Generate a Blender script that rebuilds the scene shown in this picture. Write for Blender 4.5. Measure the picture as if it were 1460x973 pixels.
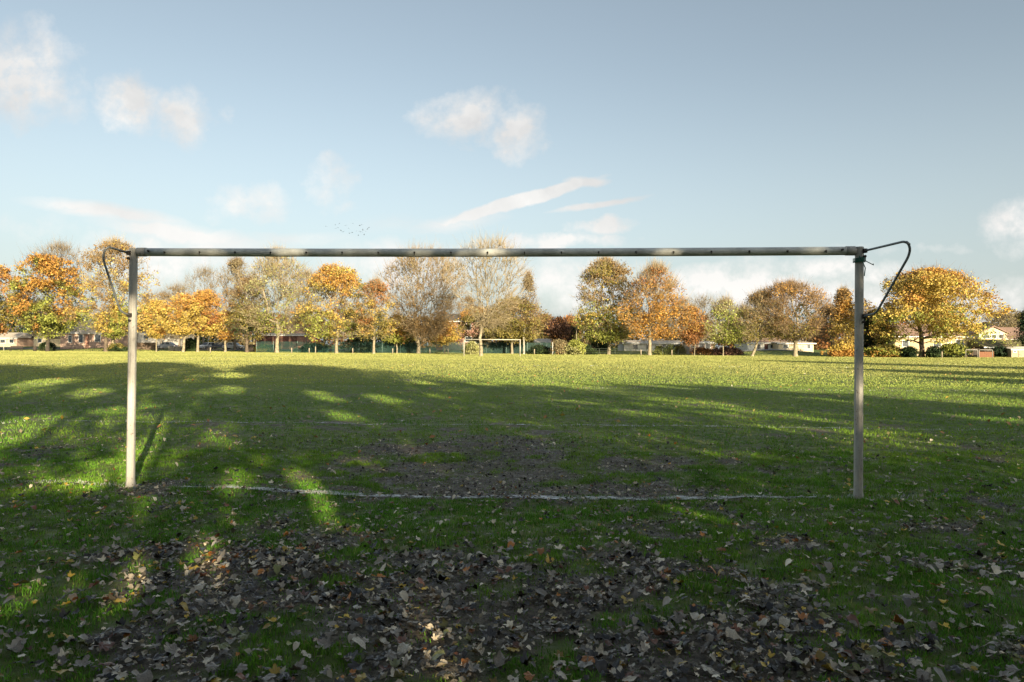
import bpy, math, random
import numpy as np
from mathutils import Vector, Matrix
random.seed(7); RNG = np.random.default_rng(11)
SC = bpy.context.scene; COL = SC.collection
for o in list(bpy.data.objects): bpy.data.objects.remove(o)

# ------------------------------------------------------------------ camera
F = 975.0; CX, CY = 730.0, 486.5; EYE = 1.44
ROLL, PITCH = 0.0048, 0.0067
Rv = Vector((math.cos(ROLL), 0, math.sin(ROLL))); Uv0 = Vector((-math.sin(ROLL), 0, math.cos(ROLL)))
Fv = (Vector((0, 1, 0)) + Uv0 * PITCH).normalized(); Uv = Rv.cross(Fv).normalized()
cam_d = bpy.data.cameras.new('camera'); cam = bpy.data.objects.new('camera', cam_d); COL.objects.link(cam)
cam_d.sensor_width = 36; cam_d.lens = F / 1460 * 36; cam_d.clip_start = 0.05; cam_d.clip_end = 6000
M = Matrix((( Rv.x, Uv.x, -Fv.x, 0), (Rv.y, Uv.y, -Fv.y, 0), (Rv.z, Uv.z, -Fv.z, EYE), (0, 0, 0, 1)))
cam.matrix_world = M; SC.camera = cam
def at(px, py, d):
    v = Rv * ((px - CX) / F) + Uv * ((CY - py) / F) + Fv
    return Vector((0, 0, EYE)) + v * (d / v.y)

# ------------------------------------------------------------------ light
SUN_AZ, SUN_EL = math.radians(155), math.radians(14)
S = Vector((math.sin(SUN_AZ) * math.cos(SUN_EL), math.cos(SUN_AZ) * math.cos(SUN_EL), math.sin(SUN_EL)))
sun = bpy.data.lights.new('sun', 'SUN'); sun.energy = 4.4; sun.angle = math.radians(0.5); sun.color = (1.0, 0.85, 0.58)
so = bpy.data.objects.new('sun', sun); COL.objects.link(so); so.rotation_euler = S.to_track_quat('Z', 'Y').to_euler(); so.location = S * 50
SC.view_settings.view_transform = 'Standard'; SC.view_settings.look = 'None'
SC.view_settings.gamma = 1; SC.view_settings.exposure = 1.32; SC.view_settings.use_curve_mapping = False
SC.cycles.max_bounces = 6; SC.cycles.diffuse_bounces = 4; SC.cycles.glossy_bounces = 2
SC.cycles.transmission_bounces = 3; SC.cycles.transparent_max_bounces = 8
SC.cycles.caustics_reflective = False; SC.cycles.caustics_refractive = False

def build_world():
    w = bpy.data.worlds.new('World'); SC.world = w; w.use_nodes = True
    nt = w.node_tree; N, L = nt.nodes, nt.links
    bg = N['Background']; bg.inputs[1].default_value = 0.076
    sky = N.new('ShaderNodeTexSky'); sky.sky_type = 'NISHITA'; sky.sun_disc = False
    sky.sun_elevation = SUN_EL; sky.sun_rotation = SUN_AZ
    sky.air_density = 1.0; sky.dust_density = 2.4; sky.ozone_density = 1.2
    hs = N.new('ShaderNodeHueSaturation'); hs.inputs['Saturation'].default_value = .60; L.new(sky.outputs[0], hs.inputs['Color'])
    tc = N.new('ShaderNodeTexCoord'); sep = N.new('ShaderNodeSeparateXYZ'); L.new(tc.outputs['Generated'], sep.inputs[0])
    def mth(op, a, b=None, clamp=False):
        m = N.new('ShaderNodeMath'); m.operation = op; m.use_clamp = clamp
        for i, v in enumerate((a, b)):
            if v is None: continue
            if isinstance(v, (int, float)): m.inputs[i].default_value = v
            else: L.new(v, m.inputs[i])
        return m.outputs[0]
    y = mth('MAXIMUM', sep.outputs[1], 0.05)
    u = mth('DIVIDE', sep.outputs[0], y); v = mth('DIVIDE', sep.outputs[2], y)
    comb = N.new('ShaderNodeCombineXYZ'); L.new(u, comb.inputs[0]); L.new(v, comb.inputs[1])
    def noise(vec, scale, det=6, rough=.6, lo=0, hi=1, dist=0):
        n = N.new('ShaderNodeTexNoise'); n.inputs['Scale'].default_value = scale; n.inputs['Detail'].default_value = det
        n.inputs['Roughness'].default_value = rough; n.inputs['Distortion'].default_value = dist; L.new(vec, n.inputs['Vector']); return n
    # warp so that cloud outlines break up
    nz = noise(comb.outputs[0], 11, 6, .62)
    sub = N.new('ShaderNodeVectorMath'); sub.operation = 'SUBTRACT'; L.new(nz.outputs['Color'], sub.inputs[0]); sub.inputs[1].default_value = (.5, .5, .5)
    scl = N.new('ShaderNodeVectorMath'); scl.operation = 'MULTIPLY'; L.new(sub.outputs[0], scl.inputs[0]); scl.inputs[1].default_value = (.11, .07, 0)
    add = N.new('ShaderNodeVectorMath'); add.operation = 'ADD'; L.new(comb.outputs[0], add.inputs[0]); L.new(scl.outputs[0], add.inputs[1])
    W = add.outputs[0]
    puffs = [(15,105,110,80,0,.95),(75,135,75,45,-15,.6),(185,150,58,48,0,1.0),(255,165,60,45,-20,.85),(318,156,30,20,0,.4),
             (665,165,85,40,0,1.0),(735,190,48,42,-30,.9),(350,290,80,34,0,.75),(468,258,46,34,20,.7),(490,290,50,16,0,.35),
             (855,318,58,14,8,1.1),(790,342,130,13,3,1.1),(1452,318,70,48,10,.8),(1060,265,50,18,0,.15),
             (1080,410,230,36,0,1.15),(820,400,140,50,0,.8),(560,385,160,45,0,.8),(250,370,170,50,0,.8),(1330,430,260,50,0,.75),
             (60,330,150,40,0,.3),(1180,385,150,26,0,1.0),(830,430,90,40,0,.5),(1300,350,220,12,0,.3)]
    wisps = [(150,305,130,13,-8,1.1),(265,338,150,18,-9,1.0),(735,288,125,9,17,2.3),(650,318,80,14,8,.7),(852,290,75,5,9,1.3),
             (835,257,34,8,0,1.3),(420,345,120,14,0,.5),(560,320,90,20,0,.25)]
    def total(lst, vec):
        tot = None
        for (px, py, rx, ry, ang, st) in lst:
            mp = N.new('ShaderNodeMapping'); mp.vector_type = 'TEXTURE'
            mp.inputs['Location'].default_value = ((px - CX) / F, (493 - py) / F, 0)
            mp.inputs['Rotation'].default_value = (0, 0, math.radians(ang)); mp.inputs['Scale'].default_value = (rx * 1.18 / F, ry * 1.25 / F, 1)
            L.new(vec, mp.inputs['Vector'])
            g = N.new('ShaderNodeTexGradient'); g.gradient_type = 'SPHERICAL'; L.new(mp.outputs[0], g.inputs[0])
            o = mth('MULTIPLY', g.outputs['Fac'], st * 1.5)
            tot = o if tot is None else mth('MAXIMUM', tot, o)
        return tot
    tp = total(puffs, W)
    n1 = noise(comb.outputs[0], 24, 8, .62); e1 = mth('MULTIPLY', n1.outputs[0], 2.0); p = mth('MULTIPLY', mth('SUBTRACT', mth('MULTIPLY', tp, mth('POWER', e1, 1.7)), 0.24), 1.0)
    p = mth('MULTIPLY', p, 1.0, True)
    # wisps use a weaker warp
    scl2 = N.new('ShaderNodeVectorMath'); scl2.operation = 'MULTIPLY'; L.new(sub.outputs[0], scl2.inputs[0]); scl2.inputs[1].default_value = (.03, .018, 0)
    add2 = N.new('ShaderNodeVectorMath'); add2.operation = 'ADD'; L.new(comb.outputs[0], add2.inputs[0]); L.new(scl2.outputs[0], add2.inputs[1])
    tw = total(wisps, add2.outputs[0])
    mpw = N.new('ShaderNodeMapping'); mpw.inputs['Rotation'].default_value = (0, 0, math.radians(-12)); mpw.inputs['Scale'].default_value = (5, 40, 1); L.new(W, mpw.inputs['Vector'])
    n2 = noise(mpw.outputs[0], 1.4, 5, .6); q = mth('MULTIPLY', mth('SUBTRACT', mth('MULTIPLY', tw, mth('MULTIPLY', n2.outputs[0], 2.0)), .12), 1.0, True)
    dens = mth('MULTIPLY', mth('MAXIMUM', p, q), .86, True)
    # nothing behind the viewer or below the horizon
    front = mth('MULTIPLY', mth('SUBTRACT', sep.outputs[1], .05), 20, True); dens = mth('MULTIPLY', dens, front)
    # low pale band near the horizon
    band = mth('MULTIPLY', mth('SUBTRACT', 1.0, mth('MULTIPLY', mth('ABSOLUTE', sep.outputs[2]), 2.6), True), 1.0, True)
    band = mth('MULTIPLY', mth('POWER', band, 1.6), .62)
    hz = N.new('ShaderNodeMix'); hz.data_type = 'RGBA'; L.new(band, hz.inputs[0]); tint = N.new('ShaderNodeMix'); tint.data_type = 'RGBA'; tint.blend_type = 'MULTIPLY'; tint.inputs[0].default_value = 1; tint.inputs[7].default_value = (.95, 1.0, .97, 1); L.new(hs.outputs[0], tint.inputs[6]); L.new(tint.outputs[2], hz.inputs[6]); hz.inputs[7].default_value = SKY_BAND
    # cloud shade varies inside each cloud
    n3 = noise(W, 7, 4, .55); ramp = N.new('ShaderNodeMix'); ramp.data_type = 'RGBA'; L.new(mth('MULTIPLY', mth('SUBTRACT', n3.outputs[0], .35), 3, True), ramp.inputs[0])
    ramp.inputs[6].default_value = CLOUD_A; ramp.inputs[7].default_value = CLOUD_B
    mx = N.new('ShaderNodeMix'); mx.data_type = 'RGBA'; L.new(dens, mx.inputs[0]); L.new(hz.outputs[2], mx.inputs[6]); L.new(ramp.outputs[2], mx.inputs[7])
    L.new(mx.outputs[2], bg.inputs[0])
    lowf = mth('MULTIPLY', mth('SUBTRACT', .22, sep.outputs[2]), 7, True); lo = N.new('ShaderNodeMix'); lo.data_type = 'RGBA'; L.new(lowf, lo.inputs[0]); L.new(ramp.outputs[2], lo.inputs[6]); lo.inputs[7].default_value = (5.7, 5.5, 5.3, 1); L.new(lo.outputs[2], mx.inputs[7])
SKY_BAND = (3.9, 4.3, 4.45, 1); CLOUD_A = (3.9, 3.8, 3.72, 1); CLOUD_B = (5.7, 5.5, 5.25, 1)
build_world()

# ------------------------------------------------------------------ helpers
def vnoise(x, y, scale, seed=0, octv=3):
    x = np.asarray(x, float); y = np.asarray(y, float); out = np.zeros(np.broadcast(x, y).shape); amp = 1; tot = 0
    for o in range(octv):
        r = np.random.default_rng(seed * 31 + o).random((256, 256))
        u = x / scale + 37.3 * o; v = y / scale + 11.7 * o
        iu = np.floor(u).astype(int); iv = np.floor(v).astype(int); fu = u - iu; fv = v - iv
        fu = fu * fu * (3 - 2 * fu); fv = fv * fv * (3 - 2 * fv)
        a = r[iu & 255, iv & 255]; b = r[(iu + 1) & 255, iv & 255]; c = r[iu & 255, (iv + 1) & 255]; d = r[(iu + 1) & 255, (iv + 1) & 255]
        out += amp * ((a * (1 - fu) + b * fu) * (1 - fv) + (c * (1 - fu) + d * fu) * fv); tot += amp; amp *= .5; scale = scale / 2
    return out / tot
def sstep(a, b, x): t = np.clip((x - a) / (b - a), 0, 1); return t * t * (3 - 2 * t)
def gauss(x, y, cx, cy, rx, ry): return np.exp(-((x - cx) / rx) ** 2 - ((y - cy) / ry) ** 2)
def H(x, y):
    x = np.asarray(x, float); y = np.asarray(y, float)
    near = 1 - sstep(15, 45, np.hypot(x, y))
    z = near * ((vnoise(x, y, .7, 3, 3) - .5) * .055 + (vnoise(x, y, 3.5, 5, 2) - .5) * .04)
    z = z - .115 * gauss(x, y, -.1, 7.6, 3.1, 2.0)
    z = z + .75 * sstep(126, 170, y)
    z = z + .95 * gauss(x, y, 46, 121, 9, 5) + .45 * gauss(x, y, -80, 138, 9, 5) + .5 * gauss(x, y, 22, 131, 12, 5)
    return z
def hz(x, y): return float(H(x, y))

MATS = {}
def nodemat(name):
    m = bpy.data.materials.new(name); m.use_nodes = True; return m, m.node_tree.nodes, m.node_tree.links, m.node_tree.nodes['Principled BSDF']
def mat(name, col, rough=.7, metal=0, var=.25, scale=6, bump=0, spec=.5, col2=None):
    """plain surface with dirt-like variation in object space"""
    if name in MATS: return MATS[name]
    m, N, L, P = nodemat(name); P.inputs['Roughness'].default_value = rough; P.inputs['Metallic'].default_value = metal
    P.inputs['Specular IOR Level'].default_value = spec
    tc = N.new('ShaderNodeTexCoord'); n = N.new('ShaderNodeTexNoise'); n.inputs['Scale'].default_value = scale; n.inputs['Detail'].default_value = 6
    n.inputs['Roughness'].default_value = .65; L.new(tc.outputs['Object'], n.inputs['Vector'])
    r = N.new('ShaderNodeValToRGB'); L.new(n.outputs[0], r.inputs[0])
    c2 = col2 or tuple(c * (1 - var * 1.6) for c in col)
    r.color_ramp.elements[0].position = .32; r.color_ramp.elements[1].position = .62
    r.color_ramp.elements[0].color = (*c2, 1); r.color_ramp.elements[1].color = (*col, 1)
    L.new(r.outputs[0], P.inputs['Base Color'])
    if bump:
        b = N.new('ShaderNodeBump'); b.inputs['Strength'].default_value = bump; b.inputs['Distance'].default_value = .02
        L.new(n.outputs[0], b.inputs['Height']); L.new(b.outputs[0], P.inputs['Normal'])
    MATS[name] = m; return m
def brick_mat(name, c1, c2, mortar=(.35, .32, .28)):
    if name in MATS: return MATS[name]
    m, N, L, P = nodemat(name); P.inputs['Roughness'].default_value = .85
    tc = N.new('ShaderNodeTexCoord'); mp = N.new('ShaderNodeMapping'); mp.inputs['Rotation'].default_value = (math.radians(90), 0, 0); L.new(tc.outputs['Object'], mp.inputs[0])
    b = N.new('ShaderNodeTexBrick'); b.inputs['Scale'].default_value = 4; b.inputs['Color1'].default_value = (*c1, 1); b.inputs['Color2'].default_value = (*c2, 1)
    b.inputs['Mortar'].default_value = (*mortar, 1); b.inputs['Mortar Size'].default_value = .02; L.new(mp.outputs[0], b.inputs[0]); L.new(b.outputs[0], P.inputs['Base Color'])
    MATS[name] = m; return m
def attr_mat(name, rough=.6, trans=.3, spec=.3, attr='col', sheen=0):
    m, N, L, P = nodemat(name); a = N.new('ShaderNodeAttribute'); a.attribute_name = attr
    L.new(a.outputs['Color'], P.inputs['Base Color']); P.inputs['Roughness'].default_value = rough; P.inputs['Specular IOR Level'].default_value = spec
    if trans:
        t = N.new('ShaderNodeBsdfTranslucent'); L.new(a.outputs['Color'], t.inputs[0]); mx = N.new('ShaderNodeMixShader'); mx.inputs[0].default_value = trans
        L.new(P.outputs[0], mx.inputs[1]); L.new(t.outputs[0], mx.inputs[2]); L.new(mx.outputs[0], N['Material Output'].inputs[0])
    return m

def npmesh(name, V, Fc, cols=None, mats=(), smooth=False):
    """V (n,3); Fc = (m,k) uniform faces; cols per face (m,3)"""
    me = bpy.data.meshes.new(name); V = np.asarray(V, np.float32); Fc = np.asarray(Fc, np.int32); m, k = Fc.shape
    me.vertices.add(len(V)); me.vertices.foreach_set('co', V.ravel()); me.loops.add(m * k); me.loops.foreach_set('vertex_index', Fc.ravel())
    me.polygons.add(m); me.polygons.foreach_set('loop_start', np.arange(0, m * k, k, dtype=np.int32))
    if cols is not None:
        c = np.ones((m, 4), np.float32); c[:, :3] = cols; a = me.attributes.new('col', 'FLOAT_COLOR', 'CORNER'); a.data.foreach_set('color', np.repeat(c, k, axis=0).ravel())
    me.update(calc_edges=True)
    for mm in mats: me.materials.append(mm)
    if smooth: me.polygons.foreach_set('use_smooth', np.ones(m, bool))
    return me
def link(name, me, parent=None, loc=None):
    o = bpy.data.objects.new(name, me); COL.objects.link(o)
    if parent is not None: o.parent = parent
    if loc is not None: o.location = loc
    return o
def tag(o, label=None, cat=None, group=None, kind=None):
    if label: o['label'] = label
    if cat: o['category'] = cat
    if group: o['group'] = group
    if kind: o['kind'] = kind
    return o
def thing(name, label, cat, loc=(0, 0, 0), group=None, rz=0):
    o = bpy.data.objects.new(name, None); COL.objects.link(o); o.location = loc; o.rotation_euler = (0, 0, rz); o.empty_display_size = .3
    return tag(o, label, cat, group)

class MB:
    def __init__(s): s.v = []; s.f = []; s.sm = []
    def poly(s, pts, smooth=False):
        b = len(s.v); s.v += [tuple(p) for p in pts]; s.f.append(tuple(range(b, b + len(pts)))); s.sm.append(smooth)
    def box(s, a, b, rz=0):
        x0, y0, z0 = (min(a[i], b[i]) for i in range(3)); x1, y1, z1 = (max(a[i], b[i]) for i in range(3)); n = len(s.v)
        s.v += [(x0,y0,z0),(x1,y0,z0),(x1,y1,z0),(x0,y1,z0),(x0,y0,z1),(x1,y0,z1),(x1,y1,z1),(x0,y1,z1)]
        for f in ((0,3,2,1),(4,5,6,7),(0,1,5,4),(1,2,6,5),(2,3,7,6),(3,0,4,7)): s.f.append(tuple(n + i for i in f)); s.sm.append(False)
        return s
    def prism(s, prof, y0, y1):
        """profile in (x,z), extruded along y"""
        n = len(s.v); k = len(prof); s.v += [(p[0], y0, p[1]) for p in prof] + [(p[0], y1, p[1]) for p in prof]
        s.f.append(tuple(n + i for i in range(k))); s.f.append(tuple(n + k + i for i in reversed(range(k)))); s.sm += [False, False]
        for i in range(k): j = (i + 1) % k; s.f.append((n + i, n + k + i, n + k + j, n + j)); s.sm.append(False)
        return s
    def tube(s, pts, r, seg=8, cap=True, smooth=True, rot=0):
        pts = [Vector(p) for p in pts]; rs = r if isinstance(r, (list, tuple)) else [r] * len(pts); n = len(s.v); ref = None
        for i, p in enumerate(pts):
            d = (pts[min(i + 1, len(pts) - 1)] - pts[max(i - 1, 0)]).normalized()
            if ref is None: ref = Vector((0, 0, 1)) if abs(d.z) < .9 else Vector((1, 0, 0))
            a = (ref - d * ref.dot(d)).normalized(); b = d.cross(a); ref = a
            for k in range(seg):
                t = 2 * math.pi * k / seg + rot; q = p + (a * math.cos(t) + b * math.sin(t)) * rs[i]; s.v.append(tuple(q))
        for i in range(len(pts) - 1):
            for k in range(seg):
                j = (k + 1) % seg; s.f.append((n + i*seg + k, n + i*seg + j, n + (i+1)*seg + j, n + (i+1)*seg + k)); s.sm.append(smooth)
        if cap:
            s.f.append(tuple(n + k for k in reversed(range(seg)))); s.f.append(tuple(n + (len(pts)-1)*seg + k for k in range(seg))); s.sm += [False, False]
        return s
    def build(s, name, m, parent=None, origin=None, bevel=0):
        o3 = Vector(origin) if origin is not None else Vector((0, 0, 0))
        me = bpy.data.meshes.new(name); me.from_pydata([tuple(Vector(v) - o3) for v in s.v], [], s.f); me.polygons.foreach_set('use_smooth', s.sm)
        me.materials.append(m); me.update(); o = link(name, me, parent)
        if parent is None and origin is not None: o.location = o3
        if bevel:
            b = o.modifiers.new('bevel', 'BEVEL'); b.width = bevel; b.segments = 2
        return o
def rounded(pts, r, n=5):
    """polyline with rounded corners"""
    out = [Vector(pts[0])]
    for i in range(1, len(pts) - 1):
        a, p, b = Vector(pts[i-1]), Vector(pts[i]), Vector(pts[i+1]); rr = r[i-1] if isinstance(r, (list, tuple)) else r
        p0 = p + (a - p).normalized() * rr; p1 = p + (b - p).normalized() * rr
        for k in range(n + 1): t = k / n; out.append(p0 * (1-t)**2 + p * 2*t*(1-t) + p1 * t*t)
    out.append(Vector(pts[-1])); return out

# ------------------------------------------------------------------ pitch geometry
PL = Vector((-3.96, 7.12, 0)); PR = Vector((3.43, 6.77, 0)); GD = (PR - PL).normalized(); GN = Vector((-GD.y, GD.x, 0))
def pitch(a, b):      # a along the goal line from its middle, b into the field
    p = (PL + PR) / 2 + GD * a + GN * b; return p.x, p.y
def pitch_inv(x, y):
    mx, my = (PL.x + PR.x) / 2, (PL.y + PR.y) / 2
    return (x - mx) * GD.x + (y - my) * GD.y, (x - mx) * GN.x + (y - my) * GN.y
LINES = [('a', -36, 36, 0, .055, .38), ('a', -2.7, 3.0, 0, .055, 1.0), ('a', -9.2, 9.2, 5.5, .05, .42), ('a', -20.2, 20.2, 16.5, .05, .6),
         ('b', -9.2, 0, 5.5, .05, .5), ('b', 9.2, 0, 5.5, .05, .5), ('b', -20.2, 0, 16.5, .05, .5), ('b', 20.2, 0, 16.5, .05, .5),
         ('b', -34, 0, 86, .07, .8), ('b', 36, 0, 86, .07, .6), ('a', -34, 36, 43, .06, .6), ('a', -34, 36, 84, .06, .6)]
def paint(x, y):
    a, b = pitch_inv(x, y); out = np.zeros(np.shape(x))
    wob = (vnoise(x, y, 1.3, 21, 2) - .5) * .05
    for L_ in LINES:
        if L_[0] == 'a': m = (np.abs(b - L_[3] + wob) < L_[4]) & (a > L_[1]) & (a < L_[2])
        else: m = (np.abs(a - L_[1] + wob) < L_[4]) & (b > L_[2]) & (b < L_[3])
        out = np.maximum(out, m * L_[5])
    return out
def mud(x, y):
    n = vnoise(x, y, .9, 40, 4); n2 = vnoise(x, y, .28, 41, 2)
    g = 1.35 * gauss(x, y, -.3, 7.9, 2.5, 1.3) + .5 * gauss(x, y, -.1, 10.5, 1.0, 2.6)
    front = (1 - sstep(3.4, 6.4, y)) * (.53 + .36 * gauss(x, y, 0.2, 3.9, 2.6, 1.8) - .35 * sstep(.8, 2.6, x - (4.6 - y) * 1.0) - .30 * sstep(1.2, 2.2, -x + (3.5 - y) * .6))
    m = np.maximum(g, front) + (n - .5) * 2.1 + (n2 - .5) * 1.7
    return sstep(.36, .95, m)

def ground_mat():
    m, N, L, P = nodemat('turf_and_mud'); tc = N.new('ShaderNodeTexCoord'); a = N.new('ShaderNodeAttribute'); a.attribute_name = 'mudmask'; P.inputs['Specular IOR Level'].default_value = .25
    def noi(s, d=6, r=.65):
        n = N.new('ShaderNodeTexNoise'); n.inputs['Scale'].default_value = s; n.inputs['Detail'].default_value = d; n.inputs['Roughness'].default_value = r; L.new(tc.outputs['Object'], n.inputs['Vector']); return n.outputs[0]
    def ramp(f, stops):
        r = N.new('ShaderNodeValToRGB'); L.new(f, r.inputs[0]); e = r.color_ramp.elements
        while len(e) < len(stops): e.new(.5)
        for i, (p, c) in enumerate(stops): e[i].position = p; e[i].color = (*c, 1)
        return r.outputs[0]
    mudc = ramp(noi(22, 8, .75), [(.3, (.028, .023, .017)), (.46, (.12, .096, .070)), (.58, (.22, .185, .135)), (.72, (.34, .29, .22))])
    turf = ramp(noi(6, 8, .7), [(.3, (.05, .06, .02)), (.5, (.13, .17, .035)), (.7, (.23, .26, .06))])
    big = ramp(noi(.12, 4, .5), [(.35, (.8, .9, .7)), (.65, (1.15, 1.1, 1.0))])
    mm = N.new('ShaderNodeMix'); mm.data_type = 'RGBA'; mm.blend_type = 'MULTIPLY'; mm.inputs[0].default_value = 1; L.new(turf, mm.inputs[6]); L.new(big, mm.inputs[7])
    mx = N.new('ShaderNodeMix'); mx.data_type = 'RGBA'; L.new(a.outputs['Fac'], mx.inputs[0]); L.new(mm.outputs[2], mx.inputs[6]); L.new(mudc, mx.inputs[7]); L.new(mx.outputs[2], P.inputs['Base Color'])
    P.inputs['Roughness'].default_value = .75
    rr = N.new('ShaderNodeMapRange'); L.new(noi(9, 5, .6), rr.inputs[0]); rr.inputs[1].default_value = .35; rr.inputs[2].default_value = .6; rr.inputs[3].default_value = .45; rr.inputs[4].default_value = .9; L.new(rr.outputs[0], P.inputs['Roughness'])
    b = N.new('ShaderNodeBump'); b.inputs['Strength'].default_value = .9; b.inputs['Distance'].default_value = .04; L.new(noi(26, 8, .75), b.inputs['Height']); L.new(b.outputs[0], P.inputs['Normal'])
    return m
def build_ground():
    t = np.linspace(-1, 1, 420); xs = 8 * np.sinh(t * 6.0) / np.sinh(1) / 2.2; xs = xs / xs[-1] * 1600
    xs = np.sign(t) * (np.abs(t) * 14 + (np.abs(t) ** 5) * 1600)
    ty = np.linspace(0, 1, 460); yn = 2 + ty * 16 + ty ** 4 * 200 + ty ** 14 * 3000
    yb = -np.linspace(0, 1, 60)[::-1] ** 2 * 900 + 1.9
    ys = np.concatenate([yb, yn]); X, Y = np.meshgrid(xs, ys); Z = H(X, Y); nx, ny = len(xs), len(ys)
    Z = Z - .01 + mud(X, Y) * (vnoise(X, Y, .22, 33, 3) - .5) * .045 * (1 - sstep(12, 20, Y))
    V = np.stack([X.ravel(), Y.ravel(), Z.ravel()], 1); i = np.arange(nx * ny).reshape(ny, nx)
    Fc = np.stack([i[:-1, :-1].ravel(), i[:-1, 1:].ravel(), i[1:, 1:].ravel(), i[1:, :-1].ravel()], 1)
    me = npmesh('ground', V, Fc, None, (ground_mat(),), True); at_ = me.attributes.new('mudmask', 'FLOAT', 'POINT')
    md = mud(X, Y); at_.data.foreach_set('value', md.ravel().astype(np.float32)); tag(link('ground', me), kind='structure')
build_ground()

def frustum_pts(n, d0, d1, power=2.0, wide=.86, extra=1.2, rng=RNG):
    u = rng.random(n); d = (d0 ** power + u * (d1 ** power - d0 ** power)) ** (1 / power)
    w = wide * d + extra; x = (rng.random(n) * 2 - 1) * w; return x, d
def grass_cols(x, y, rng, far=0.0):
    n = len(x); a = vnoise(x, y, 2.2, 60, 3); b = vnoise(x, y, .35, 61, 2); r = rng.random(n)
    far = sstep(5, 45, y)[:, None]; g = np.array([.11, .27, .028]) * (1 - far) + np.array([.31, .325, .10]) * far; g2 = np.array([.20, .34, .034]) * (1 - far) + np.array([.42, .415, .135]) * far; dry = np.array([.42, .36, .14])  # deep green to pale yellow with distance: sunlit look put into blade colour
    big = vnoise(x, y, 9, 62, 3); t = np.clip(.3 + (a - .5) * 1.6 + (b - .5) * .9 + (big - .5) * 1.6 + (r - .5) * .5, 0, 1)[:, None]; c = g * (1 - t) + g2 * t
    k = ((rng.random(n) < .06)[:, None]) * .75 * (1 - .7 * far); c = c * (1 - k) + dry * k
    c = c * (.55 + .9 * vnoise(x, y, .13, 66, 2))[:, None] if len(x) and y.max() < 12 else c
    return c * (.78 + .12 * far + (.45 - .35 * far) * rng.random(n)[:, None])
def build_grass(name, n, d0, d1, hgt, wid, power, segs, thin, clump=True):
    rng = np.random.default_rng(int(d0 * 10) + 5); x, y = frustum_pts(n, d0, d1, power, rng=rng)
    if clump:
        dens = (1 - mud(x, y)) * (.22 + 1.15 * sstep(.38, .62, vnoise(x, y, .17, 50, 2))); keep = rng.random(n) < np.maximum(dens, .16); x, y = x[keep], y[keep]
    n = len(x); dist = np.hypot(x, y)
    md = mud(x, y); tuft = vnoise(x, y, .3, 52, 2)
    h = hgt * (.45 + .75 * rng.random(n)) * (.55 + .9 * tuft) * (1 - .5 * md); w = wid * (.7 + .6 * rng.random(n)) * (1 if clump else np.sqrt(dist / 25))
    if not clump: h = h * (.8 + .25 * dist / 60)
    ang = rng.random(n) * 2 * math.pi; la = rng.random(n) * 2 * math.pi; lean = h * (.15 + .75 * rng.random(n) ** 1.3)
    z = H(x, y) - .012; B = np.stack([x, y, z], 1); side = np.stack([np.cos(ang), np.sin(ang), 0 * ang], 1) * (w / 2)[:, None]
    ld = np.stack([np.cos(la), np.sin(la), 0 * la], 1); up = np.array([0, 0, 1.0])
    tip = B + ld * lean[:, None] + up * h[:, None]
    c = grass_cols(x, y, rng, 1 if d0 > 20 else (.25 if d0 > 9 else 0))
    pw = paint(x, y); hit = (rng.random(n) < pw * (.35 + .9 * vnoise(x, y, .5, 70, 2)) * 1.15)[:, None]; c = np.where(hit, np.array([.62, .63, .60]) * (.7 + .4 * rng.random((n, 1))), c)
    if segs == 2:
        mid = B + ld * (lean * .3)[:, None] + up * (h * .58)[:, None]
        V = np.concatenate([B - side, B + side, mid + side * .8, mid - side * .8, tip]); i = np.arange(n)
        Fc = np.concatenate([np.stack([i, i + n, i + 2*n], 1), np.stack([i, i + 2*n, i + 3*n], 1), np.stack([i + 3*n, i + 2*n, i + 4*n], 1)]); cc = np.concatenate([c, c, c * 1.12])
    else:
        V = np.concatenate([B - side, B + side, tip]); i = np.arange(n); Fc = np.stack([i, i + n, i + 2*n], 1); cc = c
    me = npmesh(name, V, Fc, cc, (GRASS,)); o = link(name, me); tag(o, thin[0], 'grass', kind='stuff'); return o
GRASS = attr_mat('grass_blade', .7, .18, .12)
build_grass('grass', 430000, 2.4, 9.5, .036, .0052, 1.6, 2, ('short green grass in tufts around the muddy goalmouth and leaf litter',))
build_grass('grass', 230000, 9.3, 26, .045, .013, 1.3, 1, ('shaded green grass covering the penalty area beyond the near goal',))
build_grass('grass', 520000, 25, 135, .048, .042, 1.15, 1, ('sunlit yellow green mown grass of the far playing field',), False)

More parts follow.
